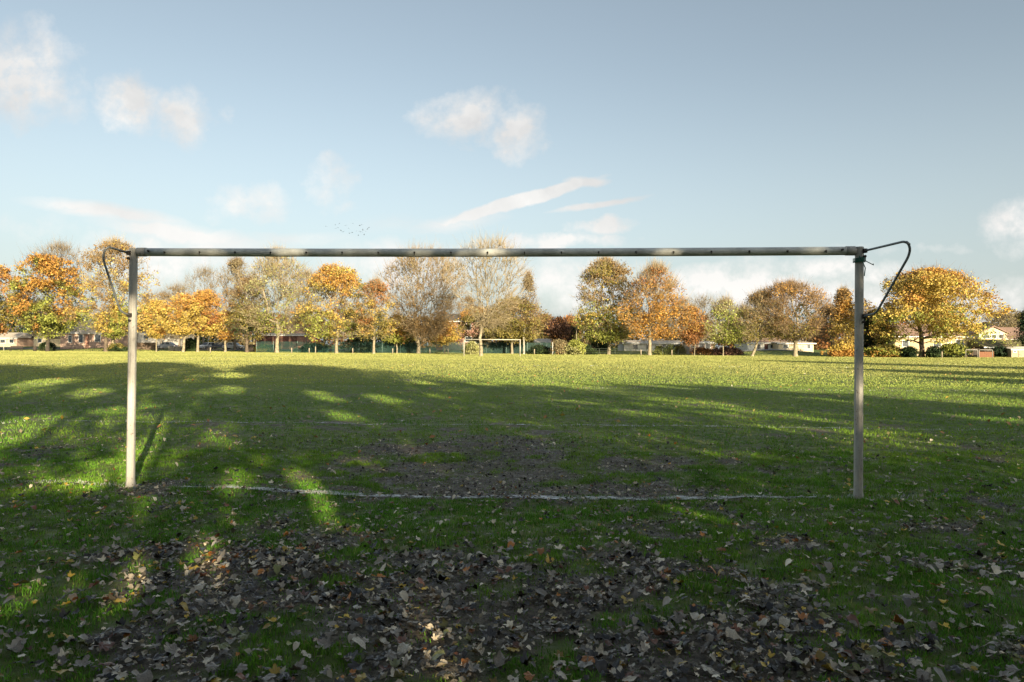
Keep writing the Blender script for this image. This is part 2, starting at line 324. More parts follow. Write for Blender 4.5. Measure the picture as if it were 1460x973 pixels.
# ------------------------------------------------------------------ worn white lines
def line_mat():
    m, N, L, P = nodemat('worn_line_paint'); tc = N.new('ShaderNodeTexCoord')
    n = N.new('ShaderNodeTexNoise'); n.inputs['Scale'].default_value = 7; n.inputs['Detail'].default_value = 9; n.inputs['Roughness'].default_value = .8; L.new(tc.outputs['Object'], n.inputs[0])
    r = N.new('ShaderNodeValToRGB'); L.new(n.outputs[0], r.inputs[0]); r.color_ramp.elements[0].position = .46; r.color_ramp.elements[1].position = .57
    P.inputs['Base Color'].default_value = (.68, .68, .65, 1); P.inputs['Roughness'].default_value = .8; L.new(r.outputs[0], P.inputs['Alpha']); return m
LM = line_mat()
def line_strip(label, p0, p1, w, n, lift=.004):
    p0 = np.array(p0); p1 = np.array(p1); t = np.linspace(0, 1, n)[:, None]; C = p0 + (p1 - p0) * t; dr = (p1 - p0) / np.linalg.norm(p1 - p0); nm = np.array([-dr[1], dr[0]])
    rg = np.random.default_rng(n); wob = ((vnoise(C[:, 0], C[:, 1], .6, 5, 3) - .5) * .10)[:, None]
    w = (w * (.25 + .75 * np.minimum(1, np.minimum(t, 1 - t) * 5)) * (.55 + .9 * vnoise(C[:, 0], C[:, 1], .35, 8, 2)[:, None]))
    A = C + nm * (w/2) * (1 + .5 * (rg.random((n, 1)) - .5)) + nm * wob; Bq = C - nm * (w/2) * (1 + .5 * (rg.random((n, 1)) - .5)) + nm * wob
    V = np.concatenate([np.c_[A, H(A[:, 0], A[:, 1]) + lift], np.c_[Bq, H(Bq[:, 0], Bq[:, 1]) + lift]]); i = np.arange(n - 1)
    tag(link('pitch_line', npmesh('pitch_line', V, np.stack([i, i + 1, i + 1 + n, i + n], 1), None, (LM,))), label, None, kind='structure')
line_strip('worn white goal line between the near posts', pitch(-3.2, 0), pitch(3.3, 0), .15, 260)
line_strip('faded white line of the goal area', pitch(-9.2, 5.5), pitch(9.2, 5.5), .06, 250)

# ------------------------------------------------------------------ goals
def goal_paint():
    m, N, L, P = nodemat('weathered_white_paint'); tc = N.new('ShaderNodeTexCoord')
    def noi(s, sc=(1, 1, 1), d=6):
        mp = N.new('ShaderNodeMapping'); mp.inputs['Scale'].default_value = sc; L.new(tc.outputs['Object'], mp.inputs[0])
        n = N.new('ShaderNodeTexNoise'); n.inputs['Scale'].default_value = s; n.inputs['Detail'].default_value = d; n.inputs['Roughness'].default_value = .7; L.new(mp.outputs[0], n.inputs[0]); return n.outputs[0]
    r = N.new('ShaderNodeValToRGB'); L.new(noi(9, (1, 1, .35)), r.inputs[0]); e = r.color_ramp.elements
    e[0].position = .28; e[0].color = (.16, .14, .12, 1); e[1].position = .66; e[1].color = (.54, .51, .46, 1); e.new(.42).color = (.40, .375, .34, 1)
    s = N.new('ShaderNodeValToRGB'); L.new(noi(38, (1, 1, 1), 4), s.inputs[0]); s.color_ramp.elements[0].position = .60; s.color_ramp.elements[1].position = .70
    mx = N.new('ShaderNodeMix'); mx.data_type = 'RGBA'; L.new(s.outputs[0], mx.inputs[0]); L.new(r.outputs[0], mx.inputs[6]); mx.inputs[7].default_value = (.17, .13, .10, 1)
    L.new(mx.outputs[2], P.inputs['Base Color']); P.inputs['Roughness'].default_value = .5
    b = N.new('ShaderNodeBump'); b.inputs['Strength'].default_value = .3; b.inputs['Distance'].default_value = .004; L.new(noi(60), b.inputs['Height']); L.new(b.outputs[0], P.inputs['Normal']); return m
WHITE = goal_paint(); BARM = mat('weathered_grey_pipe', (.72, .72, .68), .38, 0, .3, 5, .2, .6, (.42, .42, .39)); RUST = mat('rusty_iron', (.07, .055, .045), .7, .3, .5, 30, .3); STEEL = mat('galvanised_tube', (.26, .27, .27), .4, .1, .3, 20)
CORD = mat('green_cord', (.03, .16, .11), .7)
HG = 2.44
def near_goal():
    g = thing('goal', 'large near football goal with weathered white posts and no net, standing in the leafy shade', 'goal', (PL + PR) / 2)
    O = g.location
    zl = hz(PL.x, PL.y); zr = hz(PR.x, PR.y); tiltL = Vector((.012, 0, 0)); tl = PL + tiltL; tr = PR + Vector((.008, 0, 0))
    def post(b, t, z0, r0):
        m = MB(); m.tube([(b.x, b.y, z0 - .25), (b.x, b.y, z0 + .02), (b.x, b.y, z0 + .07), (b.x + (t.x-b.x)*.4, b.y, 1.0), (t.x, t.y, HG - .005)], [.050, .050, .0435, .042, .0415], 8, True, False, math.pi/8); return m
    pl = post(PL, tl, zl, .046).build('post', WHITE, g, O, .006); pr = post(PR, tr, zr, .046).build('post', WHITE, g, O, .006)
    zc = HG - .045; a = tl + GD * .045; b = tr - GD * .045
    m = MB(); m.tube([Vector((a.x, a.y, zc)) + (Vector((b.x, b.y, zc)) - Vector((a.x, a.y, zc))) * (k / 12) - Vector((0, 0, .012 * math.sin(math.pi * k / 12))) for k in range(13)], .0425, 20)
    bar = m.build('crossbar', BARM, g, O)
    # corner sleeves, bolts, clips
    for p, sgn in ((a, 1), (b, -1)):
        q = p + GD * .09 * sgn; mm = MB(); mm.tube([(p.x, p.y, zc), (q.x, q.y, zc)], .0468, 20); mm.build('sleeve', WHITE, bar, O)
        c = p + GD * .14 * sgn - GN * .044; mm = MB(); mm.tube([(c.x, c.y + .01, zc + .004), (c.x, c.y - .012, zc + .004)], .012, 10); mm.build('bolt', RUST, bar, O)
    L_ = (b - a).length
    for k in range(19):
        f = (.31 + .372 * k) / L_
        if f > .985: break
        p = a + (b - a) * f; zz = zc - .012 * math.sin(math.pi * f) - .004; c = p - GN * .044; mm = MB()
        mm.tube([(c.x, c.y + .012, zz), (c.x, c.y - .008, zz)], .008 + .003 * random.random(), 8); mm.tube([(c.x, c.y - .006, zz), (c.x + .002, c.y - .014, zz - .012), (c.x, c.y - .004, zz - .02)], .0035, 6)
        mm.build('net_clip', RUST, bar, O)
    # net hooks: a bent tube each, set back from the post towards the camera
    def hook(p, pts_px, post_, base, d_in):
        P3 = [at(*q) for q in pts_px]; m = MB(); m.tube(rounded([base[0]] + P3 + [base[1]], [.05] * (len(P3)), 5), .011, 8); m.build('net_hook', STEEL, post_, O)
    bl0 = Vector((tl.x - .03, tl.y - .045, HG - .06)); bl1 = Vector((PL.x + .0, PL.y - .045, 1.735))
    hook(tl, [(153, 351.5, 6.78), (147, 362, 6.78), (148, 373, 6.78), (172, 445, 6.98)], pl, (bl0, bl1), 0)
    br0 = Vector((tr.x + .03, tr.y - .045, HG - .05)); br1 = Vector((PR.x + .03, PR.y - .045, 1.745))
    hook(tr, [(1291, 344, 6.15), (1298, 350, 6.15), (1296.5, 364, 6.17), (1249, 447, 6.55)], pr, (br0, br1), 0)
    for c, par in ((bl0, pl), (bl1, pl), (br0, pr), (br1, pr)):
        mm = MB(); mm.box((c.x - .018, c.y - .012, c.z - .02), (c.x + .022, c.y + .03, c.z + .022)); mm.build('clamp', RUST, par, O, .003); MB().tube([(c.x, c.y + .02, c.z - .055), (c.x, c.y - .012, c.z - .055)], .014, 8).build('bolt', RUST, par, O)
    mm = MB(); x, y = tr.x, tr.y
    for dz in (0, .012, .024, .034): mm.tube([(x + .056*math.cos(t*.7), y + .056*math.sin(t*.7), HG - .12 - dz + .006*math.sin(t)) for t in range(10)], .005, 5)
    mm.tube([(x - .03, y - .05, HG - .10), (x, y - .058, HG - .155), (x + .03, y - .055, HG - .22), (x + .02, y - .055, HG - .30)], .005, 5)
    mm.tube([(x + .05, y - .03, HG - .15), (x + .08, y - .04, HG - .17), (x + .12, y - .04, HG - .19), (x + .115, y - .04, HG - .175)], .0045, 5); mm.build('tie_cord', CORD, pr, O)
near_goal()
def far_goal():
    d = 92.0; a = at(661.5, 508, d); b = at(741.5, 508.3, d); g = thing('goal', 'small far football goal with plain white frame across the sunlit field', 'goal', (a.x, d, 0)); O = g.location
    W2 = mat('white_paint', (.5, .46, .38), .45, 0, .1)
    za = at(661, 484.3, d).z
    for p in (a, b): MB().tube([(p.x, d, -.2), (p.x, d, za)],   .065, 10).build('post', W2, g, O)
    MB().tube([(a.x - .08, d, za), (b.x + .08, d, za)], .06, 10).build('crossbar', W2, g, O)
    for p, s in ((a, 1), (b, -1)): MB().tube([(p.x, d, za - .04), (p.x, d + .8, za - .04), (p.x, d + 1.2, za - .9), (p.x, d + .1, za - 1.0)], .03, 6).build('net_hook', STEEL, g, O)
far_goal()

# ------------------------------------------------------------------ trees
BARK = {k: mat('bark_' + k, c, .9, 0, .35, 3, .4) for k, c in dict(pale=(.36, .30, .20), brown=(.16, .12, .085), grey=(.24, .20, .155), dark=(.07, .055, .04), birch=(.5, .46, .38)).items()}
LEAF = attr_mat('autumn_foliage', .6, .22, .2)
PAL = dict(orange=((.50, .19, .022), (.56, .29, .035)), gold=((.58, .34, .04), (.60, .40, .06)), yelgreen=((.40, .37, .04), (.26, .26, .03)),
           olive=((.30, .20, .03), (.19, .16, .024)), brown=((.34, .17, .05), (.27, .16, .06)), rust=((.45, .16, .035), (.36, .14, .04)),
           green=((.07, .10, .025), (.035, .055, .018)), tan=((.34, .24, .12), (.28, .20, .10)), maroon=((.26, .12, .085), (.18, .085, .06)), lime=((.38, .42, .05), (.46, .44, .06)),
           dgreen=((.022, .04, .018), (.03, .055, .02)), straw=((.46, .40, .18), (.40, .34, .10)))
for _k in PAL: PAL[_k] = tuple(tuple((.2126*c[0]+.7152*c[1]+.0722*c[2])*.14 + v*.86*(.95,1.06,1.0)[q] for q, v in enumerate(c)) for c in PAL[_k])
def rprof(shape, t):
    if shape == 'round': return np.sqrt(np.clip(1 - (2*t - 1)**2, 0, 1))
    if shape == 'dome': return np.sqrt(np.clip(1 - ((t - .3) / .7) ** 2, 0, 1)) * np.where(t < .3, .8 + .2 * t / .3, 1)
    if shape == 'vase': return np.where(t < .6, .22 + .78 * (t / .6) ** .8, np.sqrt(np.clip(1 - ((t - .6) / .42) ** 2, 0, 1)))
    if shape == 'box': return np.ones_like(t)
    if shape == 'cone': return np.clip((1 - t), 0, 1) ** .75 * np.minimum(1, .5 + t * 3)
    return np.ones_like(t)
HOLES = []  # gaps cut along sun rays through unseen foliage to place light patches
def in_hole(P, org):
    P = P + np.array(org); bad = np.zeros(len(P), bool); s = np.array(S)
    for (q, rr) in HOLES:
        w = P - np.array(q); t = w @ s; d2 = (w ** 2).sum(1) - t ** 2; bad |= (t > 0) & (d2 < rr * rr)
    return bad
def crown_pts(rng, n, shape, R, Ry, z0, z1, lump, shell):
    k = 46; tb = rng.random(k) ** .9 * .94 + .03; ab = rng.random(k) * 6.283; rb = rprof(shape, tb) * rng.random(k) ** .4 * .88; rb_ = .17 + .13 * rng.random(k); ph = rng.random(6) * 6.283
    P = []
    while sum(len(p) for p in P) < n:
        m = n * 3; t = rng.random(m); a = rng.random(m) * 6.283; rr = rng.random(m) ** shell; r = rprof(shape, t) * rr * (1.0 + .17 * np.sin(3*a + ph[0] + 4*t) + .10 * np.sin(5*a + ph[1] - 7*t) + .08 * np.sin(2*a + ph[2] + 11*t))
        x = r * np.cos(a); y = r * np.sin(a)
        # keep the points that fall in some lump: uneven outline, gaps between
        zz = (t * 2 - 1) * (z1 - z0) / 2 / R
        zb = (tb * 2 - 1) * (z1 - z0) / 2 / R; dd = np.full(m, 99.)
        for j in range(k): dd = np.minimum(dd, (x - rb[j]*math.cos(ab[j]))**2 + (y - rb[j]*math.sin(ab[j]))**2 + (zz - zb[j])**2 * 2.6) if False else np.minimum(dd, ((x - rb[j]*math.cos(ab[j]))**2 + (y - rb[j]*math.sin(ab[j]))**2 + (zz - zb[j])**2 * 2.4) / rb_[j]**2)
        keep = (dd < .8 + .5 * rng.random(m)) | (rng.random(m) > lump)
        P.append(np.stack([x * R, y * Ry, z0 + t * (z1 - z0)], 1)[keep])
    return np.concatenate(P)[:n]
def mst(base, trunk, pts, bf):
    """balanced spanning tree: trunk nodes in a chain, then each crown point joins where total path stays short"""
    n0 = len(trunk); N = n0 + len(pts); P = np.concatenate([trunk, pts]); par = np.full(N, -1); path = np.zeros(N)
    for i in range(1, n0): par[i] = i - 1; path[i] = path[i-1] + np.linalg.norm(P[i] - P[i-1])
    best = np.full(N, 1e9); bp = np.zeros(N, int); done = np.zeros(N, bool); done[:n0] = True; order = list(range(n0))
    def relax(j):
        d = P - P[j]; dl = np.sqrt((d ** 2).sum(1)); pen = dl + bf * (path[j] + dl) + np.where(d[:, 2] < -.3 * dl, dl * .6, 0)
        u = pen < best; best[u] = pen[u]; bp[u] = j
    for j in range(max(n0 - 3, 0), n0): relax(j)
    best[done] = 1e9
    for _ in range(N - n0):
        b2 = np.where(done, 1e9, best); i = int(np.argmin(b2)); par[i] = bp[i]; path[i] = path[bp[i]] + np.linalg.norm(P[i] - P[bp[i]]); done[i] = True; order.append(i); relax(i)
    return P, par, order
def cones(P, par, rad, sel, seg):
    idx = np.nonzero(sel & (par >= 0))[0]
    if len(idx) == 0: return np.zeros((0, 3)), np.zeros((0, 4), int)
    A = P[par[idx]]; B = P[idx]; d = B - A; d /= np.linalg.norm(d, axis=1)[:, None] + 1e-9; ref = np.where(np.abs(d[:, 2:3]) < .9, [[0, 0, 1.]], [[1., 0, 0]])
    u = np.cross(d, ref); u /= np.linalg.norm(u, axis=1)[:, None]; v = np.cross(d, u); rB = rad[idx]; rA = np.minimum(rad[par[idx]], rB * 1.7 + .01)
    Vs = []
    for (C, r) in ((A, rA), (B, rB)):
        for k in range(seg): t = 2*math.pi*k/seg; Vs.append(C + (u * math.cos(t) + v * math.sin(t)) * r[:, None])
    m = len(idx); V = np.concatenate(Vs); i = np.arange(m); Fs = []
    for k in range(seg): j = (k + 1) % seg; Fs.append(np.stack([i + k*m, i + j*m, i + (seg + j)*m, i + (seg + k)*m], 1))
    return V, np.concatenate(Fs)
def tree(label, x, y, R, z_top, z_bot, shape='round', pal=('orange',), bark='pale', rt=.22, n=700, leaves=9, leaf=.26, top=1.0, bot=1.0, twigs=3, tl=1.0, bf=.45, lean=0, seed=0,
         name='tree', fork=None, lump=.8, shell=.58, Ry=None, group=None, twc=None, cat='tree', spread=.38, cdx=0, holes=False):
    rng = np.random.default_rng(1000 + seed); z0 = hz(x, y); hT = z_top - z0; t = thing(name, label, cat, (x, y, z0), group)
    zb = z_bot - z0; fork = fork if fork else max(.8, min(zb + .12 * (hT - zb), hT * .4)); Ry = Ry or R
    pts = crown_pts(rng, n, shape, R, Ry, zb, hT, lump, shell); pts[:, 0] += cdx
    if holes: pts = pts[~in_hole(pts, (x, y, z0))]
    tr = np.array([(lean * k / 5 + rng.normal() * .02 * k, rng.normal() * .02 * k, -.15 + (fork + .15) * k / 5) for k in range(6)])
    P, par, order = mst(None, tr, pts, bf); P = P + 0; N = len(P)
    cnt = np.zeros(N); haschild = np.zeros(N, bool); haschild[par[par >= 0]] = True; cnt[~haschild] = 1
    for i in reversed(order):
        if par[i] >= 0: cnt[par[i]] += cnt[i]
    rad = (cnt / cnt[0]) ** .5 * rt * .85; rad = np.maximum(rad, .013)
    rad[:6] = [rt * 1.5, rt * 1.12, rt, rt * .96, rt * .93, rt * .9]
    big = rad > .05; V1, F1 = cones(P, par, rad, (rad > .1), 7); V2, F2 = cones(P, par, rad, (rad <= .1) & (rad > .032), 4)
    V = np.concatenate([V1, V2]); Fc = np.concatenate([F1, F2 + len(V1)]); link('trunk', npmesh('trunk', V, Fc, None, (BARK[bark],), True), t)
    # crown: fine twigs, then leaves
    bc = np.array(twc if twc else dict(pale=(.34, .27, .17), brown=(.20, .14, .09), grey=(.24, .19, .13), dark=(.07, .05, .04), birch=(.24, .17, .11))[bark])
    V3, F3 = cones(P, par, np.maximum(rad, .014), rad <= .032, 3); Vl = [V3]; Fl = [F3]; Cl = [np.tile(bc, (len(F3), 1)) * (.8 + .4 * rng.random((len(F3), 1)))]; off = len(V3)
    cp = P[6:]; par6 = par[6:]; dirs = cp - P[par6]; dirs /= np.linalg.norm(dirs, axis=1)[:, None] + 1e-9; cen = np.array([cdx, 0, zb + (hT - zb) * .25])
    if twigs:
        k = np.repeat(np.arange(len(cp)), twigs)
        if holes: k = k[~in_hole(cp[k] + np.array([0, 0, .3]), (x, y, z0))]
        out = cp[k] - cen; out /= np.linalg.norm(out, axis=1)[:, None]
        d = dirs[k] * .5 + out * .7 + rng.normal(size=(len(k), 3)) * .38 + np.array([0, 0, .35]); d /= np.linalg.norm(d, axis=1)[:, None]
        ln = tl * (.5 + .8 * rng.random(len(k))) * (1 + .7 * (rng.random(len(k)) < .15)); s = np.cross(d, rng.normal(size=d.shape)); s /= np.linalg.norm(s, axis=1)[:, None]; s *= .014 + .008 * rng.random((len(k), 1)); B = cp[k]; m = len(k)
        bend = d * (ln * .5)[:, None] + rng.normal(size=d.shape) * .05; T = B + d * ln[:, None]
        Vl.append(np.concatenate([B - s, B + s, B + bend + s * .6, B + bend - s * .6, T])); i = np.arange(m)
        Fl.append(np.concatenate([np.stack([i, i+m, i+2*m, i+3*m], 1), np.stack([i+3*m, i+2*m, i+4*m, i+4*m], 1)])[:m] + off); Cl.append(np.tile(bc, (m, 1)) * (.85 + .5 * rng.random((m, 1))))
        off += 5 * m
        # tips as thin quads
        e = s * .25; Vl.append(np.concatenate([B + bend - s*.6, B + bend + s*.6, T + e, T - e])); Fl.append(np.stack([i, i+m, i+2*m, i+3*m], 1) + off); Cl.append(Cl[-1]); off += 4 * m
    if leaves:
        tt = (cp[:, 2] - zb) / (hT - zb); pr = bot + (top - bot) * np.clip(tt, 0, 1); pr = pr * np.clip(3.2 * (vnoise(cp[:, 0] + .6 * cp[:, 1], cp[:, 2] * 1.5, 2.2, seed + 9, 3) - .5) + 1.0, .12, 2.2)
        cnt_l = rng.poisson(np.maximum(leaves * 1.75 * pr, 0)); k = np.repeat(np.arange(len(cp)), cnt_l); m = len(k)
        C = cp[k] + rng.normal(size=(m, 3)) * spread * np.array([1, 1, .7])
        if holes: C = C[~in_hole(C, (x, y, z0))]; m = len(C)
        a = rng.normal(size=(m, 3)); a /= np.linalg.norm(a, axis=1)[:, None]; b = np.cross(a, rng.normal(size=(m, 3))); b /= np.linalg.norm(b, axis=1)[:, None]
        sz = leaf * (.5 + .8 * rng.random((m, 1))) / 2; Vl.append(np.concatenate([C - a*sz, C + b*sz*.75, C + a*sz, C - b*sz*.75])); i = np.arange(m); Fl.append(np.stack([i, i+m, i+2*m, i+3*m], 1) + off)
        g = vnoise(C[:, 0] * 1.0 + C[:, 1] * .7, C[:, 2], 2.0, seed + 3, 3); ht = np.clip((C[:, 2] - zb) / (hT - zb), 0, 1)
        pl = [np.array(PAL[q]) for q in pal]
        sel = np.clip((1 - ht) * .9 + (g - .5) * 1.6, 0, .999) * len(pl); si = sel.astype(int); si = np.clip(si + (rng.random(m) < .12), 0, len(pl) - 1); A0 = np.array([p[0] for p in pl])[si]; A1 = np.array([p[1] for p in pl])[si]
        r = rng.random((m, 1)); Cl.append((A0 * (1 - r) + A1 * r) * (.65 + .7 * rng.random((m, 1)))); off += 4 * m
    link('crown', npmesh('crown', np.concatenate(Vl), np.concatenate(Fl), np.concatenate(Cl), (LEAF,)), t)
    return t
_seed = [0]
def ptree(label, x0, x1, yt, yb, tx, d, **kw):
    """tree given by its outline as seen from the camera, at depth d"""
    _seed[0] += 1; kw.setdefault('seed', _seed[0]); c = at((x0 + x1) / 2, 480, d).x; b = at(tx, 480, d).x; R = (x1 - x0) / 2 * d / F * 1.06; yb -= 4
    return tree(label, b, d, R, at(tx, yt, d).z, at(tx, yb, d).z, cdx=c - b, **kw)

# left to right along the far side
ptree('bare greyish tree showing above the orange tree at the far left', 20, 150, 352, 470, 95, 150, shape='dome', pal=('brown',), bark='grey', leaves=2, n=800, twigs=5, tl=1.6, rt=.3, top=.2)
ptree('large orange tree with green lower leaves at the left edge', -70, 30, 378, 480, -20, 124, shape='round', pal=('orange', 'rust', 'olive'), n=700, leaves=13, rt=.3, leaf=.34)
ptree('wide orange and green tree beside the pale bungalow', 18, 118, 366, 484, 68, 122, shape='round', pal=('orange', 'orange', 'olive', 'yelgreen'), bark='dark', n=900, leaves=13, rt=.3, leaf=.34)
ptree('tall thinning brown and gold tree behind the near left post', 108, 218, 346, 478, 161, 125, shape='dome', pal=('brown', 'brown', 'gold', 'yelgreen'), bark='pale', n=1100, leaves=9, twigs=4, tl=1.3, rt=.3, leaf=.30, top=.45, bot=1.4)
ptree('small leafy tree with leaning brown stem right of the pale bungalow', 140, 190, 440, 484, 151, 123, shape='round', pal=('gold', 'yelgreen'), bark='brown', n=250, leaves=12, rt=.3, leaf=.3)
ptree('small gold tree with thin pale stem beside the silver car', 200, 248, 430, 484, 223, 126, shape='round', pal=('gold', 'orange', 'gold'), n=300, leaves=12, rt=.1, leaf=.3)
ptree('low orange tree with a stout pale crooked trunk left of the cars', 232, 292, 422, 482, 261, 122, shape='round', pal=('orange', 'gold', 'gold'), n=420, leaves=12, rt=.22, leaf=.3, lean=.5)
ptree('bright orange rounded tree in front of the parked cars', 268, 322, 416, 480, 282, 125, shape='round', pal=('orange', 'orange', 'rust', 'gold'), n=480, leaves=13, rt=.22, leaf=.3, cat='tree')
ptree('small gold tree with pale trunk between two parked cars', 298, 345, 446, 486, 321, 127, shape='round', pal=('gold', 'orange'), n=300, leaves=11, rt=.2, leaf=.3)
ptree('bare slender tree rising behind the low orange trees', 262, 318, 386, 470, 290, 152, shape='vase', pal=('tan',), bark='grey', leaves=1, n=500, twigs=5, tl=1.5, rt=.16)
ptree('tall thinning tan tree behind the bright orange one', 308, 366, 372, 475, 335, 142, shape='dome', pal=('tan', 'brown'), bark='grey', n=700, leaves=5, twigs=5, tl=1.4, rt=.25)
ptree('olive green bushy tree left of the green mesh fence', 326, 388, 398, 487, 352, 122, shape='dome', pal=('brown', 'tan', 'olive', 'olive', 'green'), bark='brown', n=650, leaves=9, twigs=4, rt=.26, leaf=.28, top=.5, bot=1.3)
ptree('tall bare tan tree with rounded twiggy crown at the left end of the green fence', 346, 444, 360, 478, 395, 119, shape='dome', pal=('straw', 'tan', 'yelgreen'), bark='pale', n=1300, leaves=4, twigs=6, tl=1.2, rt=.3, top=.35, bot=1.6, bf=.6)
ptree('grey bare tree filling the gap behind the yellow maple', 405, 470, 392, 475, 436, 150, shape='dome', pal=('tan',), bark='grey', leaves=2, n=700, twigs=5, tl=1.5, rt=.22)
ptree('yellow and orange maple with pale forked trunk in front of the green fence', 422, 530, 380, 488, 480, 116, shape='dome', pal=('orange', 'gold', 'olive', 'yelgreen'), bark='pale', n=800, leaves=10, twigs=3, rt=.24, leaf=.3, bf=.6, lump=.9)
ptree('slim rust coloured tree with thin pale trunk right of the yellow maple', 506, 562, 402, 486, 533, 112, shape='dome', pal=('rust', 'brown', 'gold', 'olive'), bark='pale', n=550, leaves=8, twigs=4, rt=.2, leaf=.27, bf=.6)
ptree('low gold tree between the rust tree and the broad bare tree', 540, 592, 452, 492, 566, 120, shape='round', pal=('gold', 'orange', 'yelgreen'), n=300, leaves=11, rt=.12, leaf=.3)
ptree('broad bare brown tree with upright fan of branches left of the far goal', 546, 664, 360, 484, 597, 116, shape='vase', pal=('tan', 'brown'), bark='pale', twc=(.30, .22, .13), n=1500, leaves=2.5, twigs=7, tl=1.5, rt=.32, bf=.75, shell=.4, lump=.55, fork=2.2)
ptree('low orange bushy tree in front of the brick house', 606, 655, 458, 494, 634, 122, shape='round', pal=('orange', 'gold'), n=300, leaves=11, rt=.1, leaf=.3)
ptree('tall open bare tree with two pale stems behind the far goal', 646, 752, 348, 470, 686, 95, shape='vase', pal=('tan',), bark='pale', n=800, leaves=.6, twigs=5, tl=1.5, rt=.24, bf=.8, shell=.4, lump=.4, fork=2.4)
ptree('dense olive brown rounded tree right of the far goal', 690, 776, 428, 490, 730, 118, shape='round', pal=('olive', 'brown', 'olive', 'olive'), bark='pale', n=900, leaves=12, rt=.2, leaf=.28, shell=.5)
ptree('low orange brown tree behind the tall bare stems', 650, 712, 440, 492, 676, 128, shape='round', pal=('orange', 'olive', 'olive'), bark='brown', n=500, leaves=11, rt=.16, leaf=.28)
ptree('slim grey birch rising above the olive trees', 732, 774, 392, 470, 747, 116, shape='cone', pal=('tan', 'brown'), bark='birch', n=420, leaves=4, twigs=4, rt=.14, leaf=.22)
ptree('dark red leaved small tree right of the white conservatory', 778, 812, 456, 490, 796, 126, shape='round', pal=('maroon', 'rust'), bark='dark', n=300, leaves=12, rt=.12, leaf=.3)
ptree('distant hazy brown tree low on the skyline in the gap', 752, 800, 450, 485, 776, 165, shape='dome', pal=('brown', 'olive'), bark='brown', n=350, leaves=9, rt=.2, leaf=.4)
ptree('distant rust brown tree on the skyline left of the big olive tree', 790, 832, 452, 488, 812, 160, shape='dome', pal=('rust', 'brown'), bark='brown', n=350, leaves=9, rt=.2, leaf=.4)
ptree('tall olive tree with thin upper crown right of the skyline gap', 816, 912, 372, 490, 868, 118, shape='dome', pal=('brown', 'brown', 'olive', 'gold', 'yelgreen'), bark='pale', n=1500, leaves=8, twigs=4, rt=.28, leaf=.3, top=.35, bot=1.5)
ptree('orange tree with bare upper twigs in front of the long white bungalow', 888, 980, 382, 485, 926, 110, shape='dome', pal=('rust', 'orange', 'orange', 'orange'), bark='pale', n=1100, leaves=9, twigs=5, tl=1.3, rt=.26, leaf=.28, top=.15, bot=1.5, bf=.6)
ptree('young orange tree beside the glazed end of the bungalow', 966, 1006, 440, 492, 990, 108, shape='round', pal=('orange', 'rust'), n=350, leaves=10, rt=.07, leaf=.24)
ptree('bare pale tree on the skyline above the bungalow', 975, 1022, 425, 485, 1000, 145, shape='vase', pal=('tan',), bark='grey', leaves=1, n=400, twigs=5, tl=1.3, rt=.15)
ptree('yellow green young tree with bare pale top', 1006, 1062, 430, 493, 1031, 106, shape='dome', pal=('straw', 'lime', 'yelgreen'), n=550, leaves=8, twigs=4, rt=.09, leaf=.24, top=.3, bot=1.4)
ptree('tan brown tree with leaning pale trunk left of the grassy mound', 1052, 1118, 420, 490, 1072, 104, shape='dome', pal=('brown', 'tan', 'olive'), bark='pale', n=700, leaves=7, twigs=4, rt=.2, leaf=.24, lean=.9, fork=2.2)
ptree('rounded twiggy orange brown tree with short stout trunk on the mound', 1072, 1180, 406, 489, 1134, 103, shape='round', pal=('orange', 'brown', 'brown', 'olive'), bark='pale', n=1400, leaves=4, twigs=6, tl=.9, rt=.3, leaf=.22, top=1.2, bot=1.0, twc=(.26, .18, .11), bf=.55)
ptree('bare brown tree behind the gold tree right of the mound', 1160, 1200, 440, 490, 1185, 118, shape='round', pal=('brown',), bark='brown', n=500, leaves=3, twigs=6, rt=.14, leaf=.2)
ptree('slender gold tree just left of the near right post', 1176, 1228, 416, 500, 1200, 106, shape='cone', pal=('brown', 'orange', 'gold', 'gold'), n=650, leaves=9, twigs=3, rt=.12, leaf=.26)
ptree('dark evergreen bush tree behind the near right post', 1222, 1272, 448, 505, 1250, 108, shape='round', pal=('dgreen', 'green'), bark='dark', n=500, leaves=16, rt=.15, leaf=.3, shell=.5)
ptree('great golden maple with broad rounded crown at the right', 1236, 1414, 387, 492, 1314, 100, shape='dome', pal=('orange', 'gold', 'gold', 'gold', 'yelgreen'), bark='brown', n=1700, leaves=13, twigs=2, rt=.34, leaf=.27, bf=.6, lump=.93)
ptree('bare brown tree on the skyline behind the brown roofed house', 1405, 1450, 446, 480, 1428, 150, shape='dome', pal=('tan', 'brown'), bark='grey', leaves=2, n=400, twigs=5, rt=.2)
ptree('leafy olive tree behind the brown roof', 1436, 1480, 448, 482, 1455, 160, shape='dome', pal=('olive', 'green'), bark='brown', leaves=8, n=350, rt=.2, leaf=.35)
ptree('dark conifer at the right edge of the field', 1448, 1485, 444, 494, 1466, 112, shape='cone', pal=('dgreen',), bark='dark', leaves=16, n=350, rt=.15, leaf=.3)
ptree('young bare sapling with pale stem before the brown roofed house', 1424, 1448, 478, 500, 1436, 112, shape='vase', pal=('tan', 'lime'), bark='pale', leaves=2, n=60, twigs=3, tl=.6, rt=.08)
